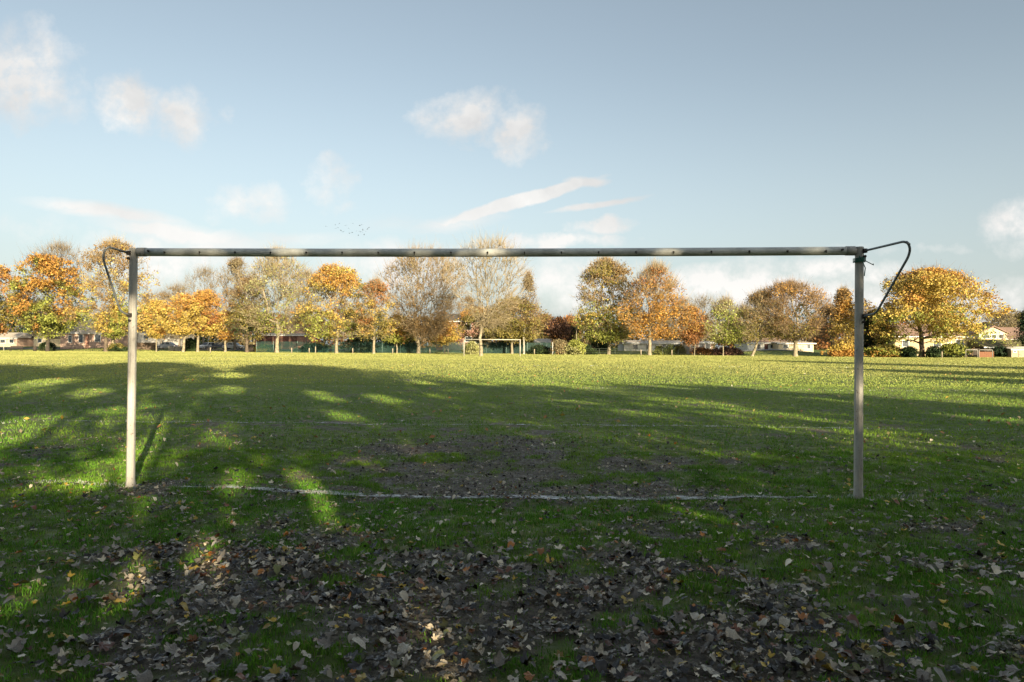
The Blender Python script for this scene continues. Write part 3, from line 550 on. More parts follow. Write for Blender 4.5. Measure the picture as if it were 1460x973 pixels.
# the far wood behind everything
def far_wood():
    rng = np.random.default_rng(31); V, Cc = [], []; n = 0
    for px in np.arange(-160, 1640, 13.0):
        d = 178 + rng.random() * 45; q = at(px + rng.normal() * 6, 452 + rng.normal() * 9 + (8 if 760 < px < 840 else 0) + (6 if px > 1380 else 0), d); z0 = hz(q.x, d); h = q.z - z0; R = 3 + 2.5 * rng.random(); m = 620
        t = rng.random(m); a = rng.random(m) * 6.283; rr = np.sqrt(np.clip(1 - ((t - .35) / .66) ** 2, 0, 1)) * R * rng.random(m) ** .4
        C = np.stack([q.x + rr * np.cos(a), d + rr * np.sin(a), z0 + t * h], 1); a1 = rng.normal(size=(m, 3)); a1 /= np.linalg.norm(a1, axis=1)[:, None]; b1 = np.cross(a1, rng.normal(size=(m, 3))); b1 /= np.linalg.norm(b1, axis=1)[:, None]; s = .22 + .3 * rng.random((m, 1))
        V.append(np.stack([C - a1*s, C + b1*s*.8, C + a1*s, C - b1*s*.8], 1).reshape(-1, 3)); p = np.array(PAL[['brown', 'olive', 'tan', 'green', 'brown', 'rust', 'dgreen'][rng.integers(0, 7)]]); r_ = rng.random((m, 1)); Cc.append((p[0] * (1 - r_) + p[1] * r_) * (.6 + .6 * rng.random((m, 1))) * .8)
    V = np.concatenate(V); tag(link('distant_woodland', npmesh('distant_woodland', V, np.arange(len(V)).reshape(-1, 4), np.concatenate(Cc), (LEAF,))), 'far brown and green woodland showing low between the nearer trees and houses', 'woodland', kind='stuff')
far_wood()
# faint woodland seen between the crowns
for i, (a, b, t_, tx, lab) in enumerate([(196, 262, 418, 230, 'distant bare tree on the skyline left of the cars'), (226, 285, 408, 256, 'distant thin tree behind the low orange trees'), (455, 520, 415, 490, 'distant brown tree hidden behind the yellow maple'),
        (640, 690, 425, 660, 'distant bare tree behind the brick house'), (945, 1000, 428, 972, 'distant pink brown tree behind the young orange tree'), (1040, 1080, 438, 1060, 'distant bare tree behind the leaning trunk tree'), (1200, 1260, 440, 1228, 'distant russet tree behind the near right post')]):
    ptree(lab, a, b, t_, 486, tx, 168 + 3 * i, shape='dome', pal=('brown', 'tan'), bark='grey', leaves=3.5, n=450, twigs=4, tl=1.6, rt=.2, leaf=.3)
for (px, py, rr) in [(125,735,.10),(222,622,.16),(220,655,.2),(100,840,.05),(298,790,.10),(285,800,.08),(180,835,.09),(462,712,.12),(440,680,.13),(505,745,.07),(645,925,.10),(630,950,.13),(655,965,.1),(597,832,.08),(1085,775,.09),(1040,745,.08),
        (1,620,.40),(25,608,.5),(455,562,.38),(470,568,.3),(545,568,.35),(490,592,.25),(330,555,.45),(130,560,.5),(60,545,.8),(160,585,.25),(250,592,.25),(612,648,.12),(960,622,.2),(1010,640,.15),(330,535,.8),(600,545,.4),(690,548,.4),(120,700,.06),(1000,575,.3),(1100,590,.35),(1180,570,.3),(1300,562,.5),(1400,575,.5),(1440,600,.4),(1250,548,.6),(1100,555,.5),(1380,545,.8),(950,552,.4),(330,690,.1),(25,860,.08),(200,725,.08)]:
    dd_ = 1404 / (py - 493 - .005 * (px - 730)); HOLES.append((at(px, py, dd_), rr * .95 + .07))
for (px, py, d_, rr) in [(186,575,7.1,.10),(186,605,7.1,.12),(186,635,7.1,.11),(186,670,7.1,.12),(350,357,7,.06),(400,357,7,.06),(420,357,7,.06),(600,357,6.9,.05),(684,357,6.9,.07),(706,357,6.9,.06),(1224,560,6.8,.05),(1224,600,6.8,.05)]: HOLES.append((at(px, py, d_), rr + .06))
# the row standing behind the viewer, whose shade covers the foreground
BACK = [(-15, -14, 6.0, 14.0), (-5, -16, 6.5, 16.5), (4.5, -17, 6.5, 18.5), (13, -15, 6.2, 16.8), (22.5, -13, 4.6, 10.2), (31, -12, 3.6, 8.6)]
for i, (x, y, R, h) in enumerate(BACK):
    tree(['broad', 'tall', 'great', 'spreading', 'lower', 'small', 'outermost'][i] + ' half bare tree standing behind the viewer', x, y, R, h, 1.4, 'dome', ('olive', 'brown', 'olive'), 'grey', .3, 900 if i < 4 else 550, 13 if i < 4 else 8, .42, 1.0, 1.1, 2, 1.2, seed=300 + i, lump=.6, spread=.6, holes=True)
for i, (x0_, x1_) in enumerate([(-14, 2), (1, 16), (15, 32)]):  # hedge out of view, added to block low sun on the near ground
    tree(['left', 'middle', 'right'][i] + ' stretch of unseen leafy hedge added behind the viewer to shade the foreground', (x0_ + x1_) / 2, -8.5, (x1_ - x0_) / 2, 3.9, .05, 'box', ('olive', 'brown', 'green'), 'dark', .06, 900, 14, .42, twigs=2, tl=.8, seed=360 + i, lump=.25, spread=.5, holes=True, Ry=1.3, name='hedge', cat='hedge', fork=.8)
for i, (x, y, R, h) in enumerate([(52, 16, 4.0, 15), (44, 0, 4, 12), (40, -9, 3.5, 11)]):
    tree(['tall', 'middle', 'short'][i] + ' tree beside the field beyond the right edge of the view', x, y, R, h, 4, 'dome', ('olive', 'brown'), 'grey', .28, 500, 12, .4, seed=330 + i, spread=.5)

# ------------------------------------------------------------------ bushes and hedges
def bush(label, x0, x1, yt, d, pal, n=220, leaves=14, leaf=.24, name='bush', shape='dome', Ry=None, cat='bush', bark='dark', twigs=2):
    _seed[0] += 1; a = at(x0, 480, d).x; b = at(x1, 480, d).x; z = at((x0+x1)/2, yt, d).z; x = (a + b) / 2; z0 = hz(x, d); h = max(z - z0, .35)
    return tree(label, x, d, (b - a) / 2, z0 + h, z0 + .02, shape, pal, bark, .05, n, leaves, leaf, twigs=twigs, tl=.4, seed=_seed[0] + 500, name=name, fork=.25 * h, lump=.5, shell=.5, Ry=Ry or min((b - a) / 2, 1.8), cat=cat, spread=.22)
bush('dark hedge behind the green fence left of the broad bare tree', 540, 600, 478, 128, ('dgreen', 'green', 'olive'), n=320, name='hedge', cat='hedge')
bush('dark hedge behind the green fence under the yellow maple', 486, 545, 482, 128, ('dgreen', 'green'), n=300, name='hedge', cat='hedge')
bush('low scrub behind the left end of the green fence', 366, 400, 492, 126, ('green', 'olive'), n=160)
bush('green scrub behind the fence left of the yellow maple', 425, 470, 492, 127, ('green', 'dgreen'), n=200)
bush('yellow reedy shrub inside the far goal', 662, 684, 490, 110, ('straw', 'yelgreen'), n=160)
bush('dark hedge behind the right half of the far goal', 694, 760, 486, 126, ('dgreen', 'green'), n=320, name='hedge', cat='hedge')
bush('dark blue green shrub in front of the white conservatory', 752, 786, 494, 116, ('dgreen', 'green'), n=200)
bush('grey brown bush right of the white conservatory', 784, 812, 487, 113, ('tan', 'brown'), n=220)
bush('yellow green bush left of the rail fence', 806, 834, 487, 112, ('yelgreen', 'straw'), n=220)
bush('dark green low shrub at the foot of the olive tree', 818, 850, 495, 114, ('dgreen', 'green'), n=180)
bush('dark evergreen behind the yellow green bush', 800, 830, 466, 130, ('dgreen', 'maroon'), n=280)
bush('dark hedge behind the rail fence under the tall olive tree', 832, 880, 484, 132, ('dgreen', 'green'), n=260, name='hedge', cat='hedge')
bush('small round green shrub beside the trunk of the orange tree', 934, 946, 495, 114, ('yelgreen',), n=90)
bush('small round yellow green shrub before the white bungalow', 948, 962, 493, 118, ('lime', 'yelgreen'), n=90)
bush('small olive shrub before the right end of the bungalow', 964, 976, 494, 119, ('olive',), n=90)
bush('low pink brown hedge in front of the glazed bungalow end', 982, 1016, 498, 112, ('rust', 'tan'), n=160, name='hedge', cat='hedge')
bush('dark maroon hedge beside the blue car', 1012, 1060, 497, 112, ('maroon',), n=220, name='hedge', cat='hedge')
bush('gold shrub at the foot of the slender gold tree', 1180, 1234, 494, 104, ('gold', 'orange'), n=260)
bush('orange green hedge right of the near right post', 1234, 1290, 494, 101, ('olive', 'yelgreen', 'orange'), n=280, name='hedge', cat='hedge')
bush('dark rounded shrub left of the maple trunk', 1286, 1306, 497, 99, ('green', 'dgreen'), n=120)
bush('dark rounded shrub right of the maple trunk', 1322, 1340, 497, 99, ('dgreen', 'green'), n=120)
bush('mixed green shrub under the right side of the maple', 1338, 1380, 492, 101, ('yelgreen', 'green', 'brown'), n=260)
bush('near black clipped bush beside the pale shed', 1416, 1438, 497, 108, ('dgreen',), n=200)
bush('dark green shrub beside the bin at the far left', 58, 76, 490, 128, ('dgreen', 'green'), n=160)
bush('green shrub behind the crooked trunk', 262, 280, 484, 132, ('green',), n=140)
bush('low ivy green shrubs beside the pale trunks', 150, 182, 492, 124, ('olive', 'green'), n=160)

# ------------------------------------------------------------------ buildings
BR_RED = brick_mat('red_brick', (.30, .12, .075), (.38, .17, .10)); BR_PINK = brick_mat('pink_brick', (.46, .28, .20), (.52, .34, .25), (.5, .45, .4)); BR_YEL = brick_mat('yellow_brick', (.50, .34, .18), (.56, .40, .22), (.5, .45, .36))
REND = mat('white_render', (.82, .78, .70), .8, 0, .12, 2); CREAM = mat('cream_render', (.70, .58, .40), .8, 0, .12, 2); FRAME = mat('white_frame', (.75, .73, .70), .5, 0, .08); GLASS = mat('window_glass', (.05, .06, .07), .08, 0, .1, 3, 0, .8)
TILE_B = mat('brown_roof_tile', (.30, .19, .145), .85, 0, .3, 5, .5); TILE_P = mat('pale_roof_tile', (.55, .47, .38), .85, 0, .25, 5, .5); TILE_D = mat('dark_roof_tile', (.10, .085, .07), .85, 0, .3, 5, .5); MOSS = mat('mossy_roof_tile', (.16, .14, .055), .9, 0, .4, 4, .5)
DOORR = mat('dark_red_door', (.13, .045, .035), .6, 0, .25); TIMB = mat('pale_timber', (.42, .35, .25), .85, 0, .3, 8, .3); TIMD = mat('dark_timber', (.06, .045, .035), .85, 0, .3, 8, .3); ORNG = mat('orange_fence_timber', (.24, .10, .045), .8, 0, .3, 8, .3)
PWHT = mat('pale_grey_render', (.48, .45, .42), .8, 0, .15, 2)
def house(label, x0, x1, ye, yr, d, wall, roof, depth=8, gable=False, windows=(), doors=(), chimneys=(), cat='house', name='house', over=.35, base=None):
    a = at(x0, 480, d).x; b = at(x1, 480, d).x; z0 = hz((a + b) / 2, d) - .3; ze = at((x0 + x1) / 2, ye, d).z; zr = at((x0 + x1) / 2, yr, d).z
    t = thing(name, label, cat, ((a + b) / 2, d, z0)); O = t.location
    if gable:
        w = MB(); w.prism([(a, z0), (b, z0), (b, ze), ((a + b) / 2, zr - .15), (a, ze)], d, d + depth); w.build('wall', wall, t, O)
        r = MB(); cx = (a + b) / 2
        r.prism([(a - over, ze - over * .5), (cx, zr), (b + over, ze - over * .5), (b + over, ze - over * .5 + .18), (cx, zr + .2), (a - over, ze - over * .5 + .18)], d - .3, d + depth + .3); ro = r.build('roof', roof, t, O)
    else:
        MB().box((a, d, z0), (b, d + depth, ze)).build('wall', wall, t, O)
        m = MB(); m.v = [(a - over, d - over, ze), (b + over, d - over, ze), (b + over, d + depth + over, ze), (a - over, d + depth + over, ze), (a - .2, d + depth / 2, zr), (b + .2, d + depth / 2, zr)]
        m.v = [(v[0], v[1], v[2] + .004) for v in m.v]; m.f = [(0, 1, 5, 4), (2, 3, 4, 5), (1, 2, 5), (3, 0, 4), (0, 3, 2, 1)]; m.sm = [False] * 5; ro = m.build('roof', roof, t, O)
        MB().box((a - over - .05, d - over - .06, ze - .18), (b + over + .05, d - over - .003, ze + .02)).build('fascia', FRAME, t, O)
    for (wx0, wy0, wx1, wy1) in windows:
        xa, xb = at(wx0, 480, d).x, at(wx1, 480, d).x; za, zb = at(wx0, wy1, d).z, at(wx0, wy0, d).z; m = MB(); f = .09
        m.box((xa, d - .07, za), (xb, d + .02, za + f)); m.box((xa, d - .07, zb - f), (xb, d + .02, zb)); m.box((xa, d - .068, za + f), (xa + f, d + .02, zb - f)); m.box((xb - f, d - .068, za + f), (xb, d + .02, zb - f))
        k = max(1, round((xb - xa) / 1.1))
        for j in range(1, k): q = xa + (xb - xa) * j / k; m.box((q - f*.4, d - .066, za + f), (q + f*.4, d + .02, zb - f))
        wo = m.build('window', FRAME, t, O); MB().box((xa + f, d - .025, za + f), (xb - f, d + .01, zb - f)).build('pane', GLASS, wo, O)
    for (wx0, wy0, wx1, mt) in doors:
        xa, xb = at(wx0, 480, d).x, at(wx1, 480, d).x; zt = at(wx0, wy0, d).z; dm = MB(); dm.box((xa, d - .05, z0 + .2), (xb, d + .01, zt))
        for j in range(5): zz = z0 + .4 + (zt - z0 - .5) * j / 5; dm.box((xa + .1, d - .062, zz), (xb - .1, d - .052, zz + (zt - z0 - .5) / 5 * .8))
        do = dm.build('door', mt, t, O); MB().tube([((xb - .15), d - .1, z0 + 1.3), ((xb - .15), d - .1, z0 + 1.42)], .02, 6).build('handle', STEEL, do, O)
    for cxp in chimneys:
        cx = at(cxp, 480, d).x; m = MB(); m.box((cx - .35, d + depth/2 - .35, zr - .7), (cx + .35, d + depth/2 + .35, zr + .9)); ch = m.build('chimney', BR_RED, ro, O); MB().tube([(cx, d + depth/2, zr + .9), (cx, d + depth/2, zr + 1.25)], [.14, .11], 8).build('chimney_pot', BR_RED, ch, O)
    return t
house('pink walled house glimpsed under the far left tree', -12, 24, 482, 474, 160, BR_PINK, TILE_P, windows=[(0, 484, 8, 490), (13, 484, 20, 490)])
house('small cream gabled house behind the dark bush at far left', 48, 66, 481, 472, 162, CREAM, TILE_D, gable=True, windows=[(54, 483, 60, 489)])
house('pink brick bungalow with pale tiled roof between the left trees', 86, 160, 475, 457, 146, BR_PINK, TILE_P, windows=[(97, 478, 103, 489), (112, 477, 119, 489), (135, 477, 144, 488)], doors=[(122, 478, 127, BR_RED), ], chimneys=(150,))
house('grey roofed terrace behind the silver car', 196, 256, 475, 470, 172, PWHT, TILE_D, windows=[(204, 478, 212, 484), (228, 478, 236, 483), (242, 478, 249, 483)])
house('low row of garages with dark red doors behind the green fence', 364, 432, 478, 475, 148, BR_RED, TILE_P, depth=6, doors=[(367, 479.5, 376, DOORR), (379, 479.5, 388, DOORR), (391, 479.5, 400, DOORR), (403, 479.5, 412, DOORR), (415, 479.5, 424, DOORR)], cat='garages', name='garage_row')
house('cream gable end above the garage roof', 405, 422, 476, 464, 168, CREAM, TILE_B, gable=True, windows=[(411, 470, 416, 476)])
house('two storey brick house with white gable windows left of the far goal', 622, 682, 458, 446, 148, BR_RED, TILE_D, depth=9, windows=[(663, 462, 672, 471), (628, 464, 636, 471), (644, 464, 652, 471), (663, 480, 673, 488), (628, 482, 636, 489)], doors=[(676, 481, 680, FRAME)], chimneys=(676,))
house('white conservatory between the olive tree and the red leaved tree', 764, 788, 487.5, 483, 138, REND, TILE_P, depth=4, windows=[(765, 489, 771, 496), (773, 489, 779, 496), (781, 489, 787, 496)], name='conservatory', cat='conservatory')
house('long white bungalow behind the orange tree', 890, 982, 489, 485.5, 130, REND, TILE_P, windows=[(902, 491, 910, 499), (921, 491, 929, 499), (944, 491, 950, 499), (958, 491, 968, 498)], doors=[(935, 491, 940, FRAME)])
house('flat roofed glazed building with pale brick base', 983, 1016, 488.5, 487, 122, BR_PINK, REND, depth=5, windows=[(996, 490, 1003, 498), (1005, 490, 1013, 498), (985, 490, 992, 496)], name='glazed_building', cat='building')
house('white rendered low house behind the leaning trunk tree', 1066, 1124, 489, 481, 136, REND, TILE_B, windows=[(1079, 491, 1085, 499), (1098, 491, 1104, 497)], doors=[(1090, 491, 1095, DOORR)])
house('yellow bungalow with white window right of the stout trunk', 1110, 1160, 489.5, 487, 133, CREAM, TILE_P, windows=[(1150, 491, 1156, 498), (1116, 491, 1124, 497)])
house('yellow brick house under the great golden maple', 1276, 1384, 480, 462, 120, BR_YEL, TILE_B, windows=[(1286, 485, 1296, 495), (1330, 485, 1342, 495), (1362, 484, 1374, 495)], doors=[(1350, 486, 1357, FRAME)])
house('brown roofed house with white panelled upper storey at the right edge', 1396, 1436, 475, 466, 124, CREAM, TILE_B, depth=9, gable=True, windows=[(1402, 477, 1411, 483), (1413, 477, 1421, 483), (1423, 477, 1431, 483)])
house('long brown tiled roof house behind the pale shed', 1424, 1500, 484, 466, 128, BR_YEL, TILE_B, depth=9, windows=[(1450, 486, 1458, 493)])
house('mossy roofed garage with dark doors beside the pale shed', 1404, 1478, 495, 484, 116, TIMD, MOSS, depth=6, doors=[(1407, 497, 1418, TIMD), (1422, 497, 1434, TIMD)], name='garage', cat='garage')
house('pale timber shed at the right edge of the field', 1442, 1476, 498, 495.5, 106, TIMB, TILE_P, depth=3, windows=[(1444, 499.5, 1449, 503)], doors=[(1452, 499.5, 1459, TIMB)], name='shed', cat='shed', over=.12)

# ------------------------------------------------------------------ road, cars, fences, small things
asph = mat('asphalt', (.055, .054, .052), .9, 0, .25, 8)
def ground_strip(name, x0, x1, y0, y1, lift, m, n=60):
    xs = np.linspace(x0, x1, n); ys = np.linspace(y0, y1, 8); X, Y = np.meshgrid(xs, ys); Z = H(X, Y) + lift; i = np.arange(n * 8).reshape(8, n)
    Fc = np.stack([i[:-1, :-1].ravel(), i[:-1, 1:].ravel(), i[1:, 1:].ravel(), i[1:, :-1].ravel()], 1)
    tag(link(name, npmesh(name, np.stack([X.ravel(), Y.ravel(), Z.ravel()], 1), Fc, None, (m,))), kind='structure')
ground_strip('road', -140, -35, 143, 150, .03, asph); ground_strip('pavement', -140, -35, 140.4, 142.8, .12, mat('paving', (.28, .27, .25), .9)); ground_strip('pavement', 25, 60, 119, 121, .06, mat('paving', (.28, .27, .25), .9))
TYRE = mat('tyre_rubber', (.02, .02, .02), .8); RIM = mat('alloy_rim', (.45, .45, .46), .35, .8); LAMP = mat('headlight_glass', (.7, .7, .68), .15)
def car(label, px, d, col, rz=0, length=4.2, tag_='car', group='cars parked across the field'):
    p = at(px, 480, d); z = hz(p.x, d) + .03; t = thing('parked_car', label, 'car', (p.x, d, z), group, rz); cm = mat('car_paint_' + tag_, col, .25, .3, .05, 2, 0, .6); Lh = length / 2
    body = [(-Lh, .35), (-Lh + .05, .72), (-Lh + .9, .92), (Lh - .75, .95), (Lh - .08, .85), (Lh, .5), (Lh - .05, .28), (-Lh + .05, .25)]
    m = MB(); m.prism([(x, zz) for x, zz in body], -.86, .86); b = m.build('body', cm, t, bevel=.07)
    cab = [(-Lh + .95, .90), (-Lh + 1.6, 1.42), (Lh - 1.35, 1.46), (Lh - .55, .93)]; m = MB(); m.prism(cab, -.74, .74); m.build('cabin', cm, t, bevel=.06)
    for sx, (xa, xb) in enumerate([(-Lh + 1.25, -.1), (.02, Lh - 1.1)]):
        for s in (-1, 1): m = MB(); m.v = [(xa, s*.752, .98), (xb, s*.752, .98), (xb - (.25 if sx else 0), s*.752, 1.38), (xa + (.35 if not sx else 0), s*.752, 1.38)]; m.f = [(0, 1, 2, 3)]; m.sm = [False]; m.build('side_window', GLASS, t)
    m = MB(); m.v = [(-Lh + .98, -.66, .96), (-Lh + .98, .66, .96), (-Lh + 1.52, .6, 1.385), (-Lh + 1.52, -.6, 1.385)]; m.v = [(v[0] - .035, v[1], v[2] + .03) for v in m.v]; m.f = [(0, 1, 2, 3)]; m.sm = [False]; m.build('windscreen', GLASS, t)
    m = MB(); m.v = [(Lh - .62, -.66, .98), (Lh - .62, .66, .98), (Lh - 1.26, .6, 1.40), (Lh - 1.26, -.6, 1.40)]; m.v = [(v[0] + .045, v[1], v[2] + .03) for v in m.v]; m.f = [(0, 1, 2, 3)]; m.sm = [False]; m.build('rear_window', GLASS, t)
    for x in (-Lh + .8, Lh - .85):
        for s in (-1, 1):
            m = MB(); m.tube([(x, s*.68, .31), (x, s*.88, .31)], .31, 16); w = m.build('wheel', TYRE, t); MB().tube([(x, s*.872, .31), (x, s*.895, .31)], .19, 12).build('rim', RIM, w)
    for s in (-1, 1): MB().box((-Lh - .02, s*.6 - .16, .6), (-Lh + .12, s*.6 + .16, .74)).build('headlight', LAMP, t); MB().box((Lh - .12, s*.68 - .1, .62), (Lh + .01, s*.68 + .1, .82)).build('tail_light', mat('tail_lamp', (.35, .02, .02), .3), t)
car('silver car parked side on at the far left of the row', 238, 146, (.50, .51, .53), 0, tag_='silver')
car('white car parked between the orange trees', 297, 146, (.75, .75, .74), 1.2, tag_='white')
car('dark blue car parked right of the white one', 311, 147, (.05, .07, .11), .3, tag_='blue')
car('pale silver car parked left of the garages', 333, 146, (.58, .58, .58), math.pi, tag_='pale')
car('blue grey car parked beyond the maroon hedge', 1029, 128, (.20, .25, .36), 0, tag_='bluegrey')
# green mesh fence
def mesh_fence():
    d = 121; xs = [366, 390, 424, 450, 478, 512, 545, 571, 600, 632, 660, 694, 722, 752, 788, 820]; a = at(366, 480, d).x; b = at(820, 480, d).x; h = 1.95
    GM = mat('green_fence_wire', (.02, .09, .075), .5); PM = mat('pale_green_post', (.20, .30, .27), .5); t = thing('mesh_fence', 'green wire mesh fence along the far side behind the trees', 'fence', (a, d, 0)); m = MB(); x = a
    n = int((b - a) / .055); i = np.arange(n); X = a + i * .055; V = []; Fc = []
    for j in range(n): m.v += [(X[j], d, .05), (X[j] + .014, d, .05), (X[j] + .014, d, h), (X[j], d, h)]; m.f.append((4*j, 4*j+1, 4*j+2, 4*j+3)); m.sm.append(False)
    for k in range(20): z = .05 + k * .1; q = len(m.v); m.v += [(a, d - .004, z), (b, d - .004, z), (b, d - .004, z + .014), (a, d - .004, z + .014)]; m.f.append((q, q+1, q+2, q+3)); m.sm.append(False)
    m.build('mesh_panel', GM, t, t.location)
    for px in xs: x = at(px, 480, d - .05).x; MB().tube([(x, d - .05, -.1), (x, d - .05, h + .1)], .04, 8).build('post', PM, t, t.location)
mesh_fence()
def rail_fence(label, x0, x1, d, step, m, h=1.0, rails=3):
    a = at(x0, 480, d).x; b = at(x1, 480, d).x; t = thing('rail_fence', label, 'fence', (a, d, hz(a, d))); n = max(2, int((b - a) / step)); pts = [(a + (b - a) * k / n, d) for k in range(n + 1)]
    for (x, y) in pts: z = hz(x, y); MB().tube([(x, y, z - .1), (x, y, z + h + .05)], .045, 6).build('post', m, t, t.location)
    for r in range(rails): mm = MB(); mm.tube([(x, y - .02, hz(x, y) + h * (r + 1) / rails) for (x, y) in pts], .022, 5); mm.build('rail', m, t, t.location)
rail_fence('dark metal rail fence in front of the pink brick bungalow', 75, 160, 128, 3.0, mat('black_metal', (.03, .03, .03), .5))
rail_fence('thin metal rail fence before the long white bungalow', 832, 1012, 112, 2.3, mat('green_metal', (.07, .09, .06), .6))
rail_fence('low metal rail along the verge at the far left', 200, 345, 132, 3.2, mat('brown_metal', (.10, .08, .06), .6), .9, 2)
rail_fence('low white wooden rail at the far left edge', -5, 16, 128, 1.0, mat('white_fence', (.62, .58, .50), .7), 1.5, 2)
def bollard(label, px, d, h=.75, r=.09, grp='pale timber bollards along the far edge of the field'):
    p = at(px, 480, d); z = hz(p.x, d); o = MB().tube([(p.x, d, z - .1), (p.x, d, z + h), (p.x, d, z + h + .04)], [r, r * .95, r * .5], 8).build('bollard', TIMB, None, (p.x, d, z)); tag(o, label, 'bollard', grp)
for px, lab in ((300, 'pale timber bollard in front of the parked cars'), (416, 'pale timber bollard just right of the tall bare tan tree'), (441, 'pale timber bollard left of the yellow maple'), (450, 'taller pale bollard closest to the yellow maple'), (503, 'pale timber bollard right of the yellow maple trunk'),
        (560, 'pale timber bollard right of the slim rust tree'), (613, 'pale timber bollard right of the broad bare tree trunk'), (639, 'pale timber bollard nearest the left post of the far goal'), (762, 'pale timber bollard right of the far goal'), (914, 'pale timber bollard left of the orange tree trunk'), (958, 'pale timber bollard right of the orange tree trunk'), (1343, 'pale timber bollard right of the great golden maple')):
    bollard(lab, px, 97 if px > 1300 else (108 if px > 900 else 114), .85 if px != 450 else 1.1)
def pole(label, px, yt, d, m, r=.06, name='lamp_post', cat='lamp post', head=True):
    p = at(px, yt, d); z = hz(p.x, d); t = thing(name, label, cat, (p.x, d, z)); MB().tube([(p.x, d, z - .1), (p.x, d, p.z)], [r, r * .7], 8).build('pole', m, t, t.location)
    if head: MB().box((p.x - .08, d - .5, p.z - .05), (p.x + .08, d + .1, p.z + .06)).build('lantern', FRAME, t, t.location, .02)
pole('tall thin pale lamp post beside the big olive tree', 822, 458, 118, TIMB)
pole('white lamp post beyond the leaning trunk tree', 1054, 486, 112, FRAME, .07)
pole('short pale metal pole beside the white conservatory', 788, 488, 112, FRAME, .05, 'metal_pole', 'pole', False)
# bench, bin, wall, notice, hoop barriers
def bench():
    d = 124; a = at(14, 480, d).x; b = at(32, 480, d).x; z = hz(a, d); t = thing('park_bench', 'dark park bench at the far left edge of the field', 'bench', ((a+b)/2, d, z)); O = t.location
    MB().box((a, d - .25, z + .42), (b, d + .2, z + .48)).build('seat', TIMD, t, O)
    m = MB(); m.box((a, d + .2, z + .6), (b, d + .25, z + .74)); m.box((a, d + .2, z + .78), (b, d + .25, z + .92)); m.build('backrest', TIMD, t, O)
    for x in (a + .1, b - .18): m = MB(); m.box((x, d - .22, z - .05), (x + .08, d - .14, z + .42)); m.box((x, d + .12, z - .05), (x + .08, d + .198, z + .9)); m.build('leg', TIMD, t, O)
bench()
def bin_():
    d = 124; p = at(50, 480, d); z = hz(p.x, d); t = thing('litter_bin', 'dark litter bin right of the park bench', 'litter bin', (p.x, d, z)); O = t.location
    MB().tube([(p.x, d, z), (p.x, d, z + .85)], [.26, .3], 12).build('bin_body', TIMD, t, O); MB().tube([(p.x, d, z + .87), (p.x, d, z + 1.0)], [.32, .2], 12).build('lid', TIMD, t, O)
bin_()
def wall_():
    d = 134; a = at(240, 480, d).x; b = at(282, 480, d).x; z = hz(a, d); t = MB().box((a, d, z - .2), (b, d + .3, z + .75)); t.box((a - .04, d - .04, z + .752), (b + .04, d + .34, z + .83)); o = t.build('low_wall', PWHT, None, (a, d, z)); tag(o, 'low grey wall behind the crooked trunk', 'wall')
wall_()
for px0, px1, d, lab in ((1377, 1394, 98, 'pale metal hoop barrier nearest the golden maple'), (1396, 1415, 98, 'pale metal hoop barrier nearest the garage')):
    a = at(px0, 480, d); b = at(px1, 480, d); o = MB().tube(rounded([(a.x, d, -.1), (a.x, d, 1.15), (b.x, d, 1.15), (b.x, d, -.1)], .12), .04, 8).build('hoop_barrier', mat('pale_metal', (.45, .42, .38), .5), None, (a.x, d, 0)); tag(o, lab, 'barrier')
def panel_fence(label, x0, x1, d, h, m, gap=1.8):
    a = at(x0, 480, d).x; b = at(x1, 480, d).x; z = hz(a, d); t = thing('panel_fence', label, 'fence', (a, d, z)); O = t.location; n = max(1, int((b - a) / gap)); mm = MB(); k = int((b - a) / .14)
    for j in range(k): x = a + (b - a) * j / k; mm.box((x, d + (j % 2) * .012, z - .1), (x + (b - a) / k * .96, d + .03 + (j % 2) * .012, z + h))
    mm.build('board_panel', m, t, O)
    for j in range(n + 1): x = a + (b - a) * j / n; MB().box((x - .05, d - .08, z - .1), (x + .05, d - .004, z + h + .06)).build('post', m, t, O)
panel_fence('orange brown board fence beside the mossy garage', 1396, 1416, 104, .85, ORNG)
panel_fence('dark board fence under the maple edge', 1378, 1396, 106, 1.35, TIMD)
panel_fence('brown board fence behind the near left post', 192, 224, 136, 1.3, mat('brown_timber', (.20, .14, .10), .85, 0, .3, 8, .3))
panel_fence('dark board fence left of the green mesh fence', 350, 364, 128, 1.4, TIMD)
# birds
BIRD = mat('bird_feather', (.05, .05, .055), .8)
rb = random.Random(4)
BP = [(465,323),(478,321),(479,326),(482,325),(486,329),(493,322),(498,333),(502,332),(503,319),(508,330),(513,322),(516,321),(514,331),(517,328),(521,330),(524,327),(526,325),(511,336),(489,331),(519,335),(484,319),(497,326)]
def bird_mesh():
    V = [(-.02,-.22,0),(.02,-.22,0),(.05,0,.03),(-.05,0,.03),(0,.2,.02),(0,0,-.05),(.28,-.02,.13),(.27,.1,.12),(.05,.1,.03),(-.28,-.02,.13),(-.27,.1,.12),(-.05,.1,.03),(.58,-.1,.05),(-.58,-.1,.05)]
    Fc = [(0,1,2,3),(3,2,8,11),(11,8,4),(1,0,5),(0,3,5),(2,1,5),(3,11,5),(8,2,5),(11,4,5),(4,8,5),(2,6,7,8),(6,12,7),(3,11,10,9),(9,10,13)]
    me = bpy.data.meshes.new('bird'); me.from_pydata(V, [], Fc); me.materials.append(BIRD); return me
bm_ = bird_mesh()
for (px, py) in BP:
    o = link('bird', bm_, None, at(px, py, 210 + rb.random() * 25)); o.rotation_euler = (rb.uniform(-.3, .3), rb.uniform(-.6, .6), rb.uniform(0, 6.28)); s = rb.uniform(.9, 1.5); o.scale = (s, s, s)
    tag(o, 'small dark bird in the flock flying above the crossbar', 'bird', 'flock of small dark birds in flight')

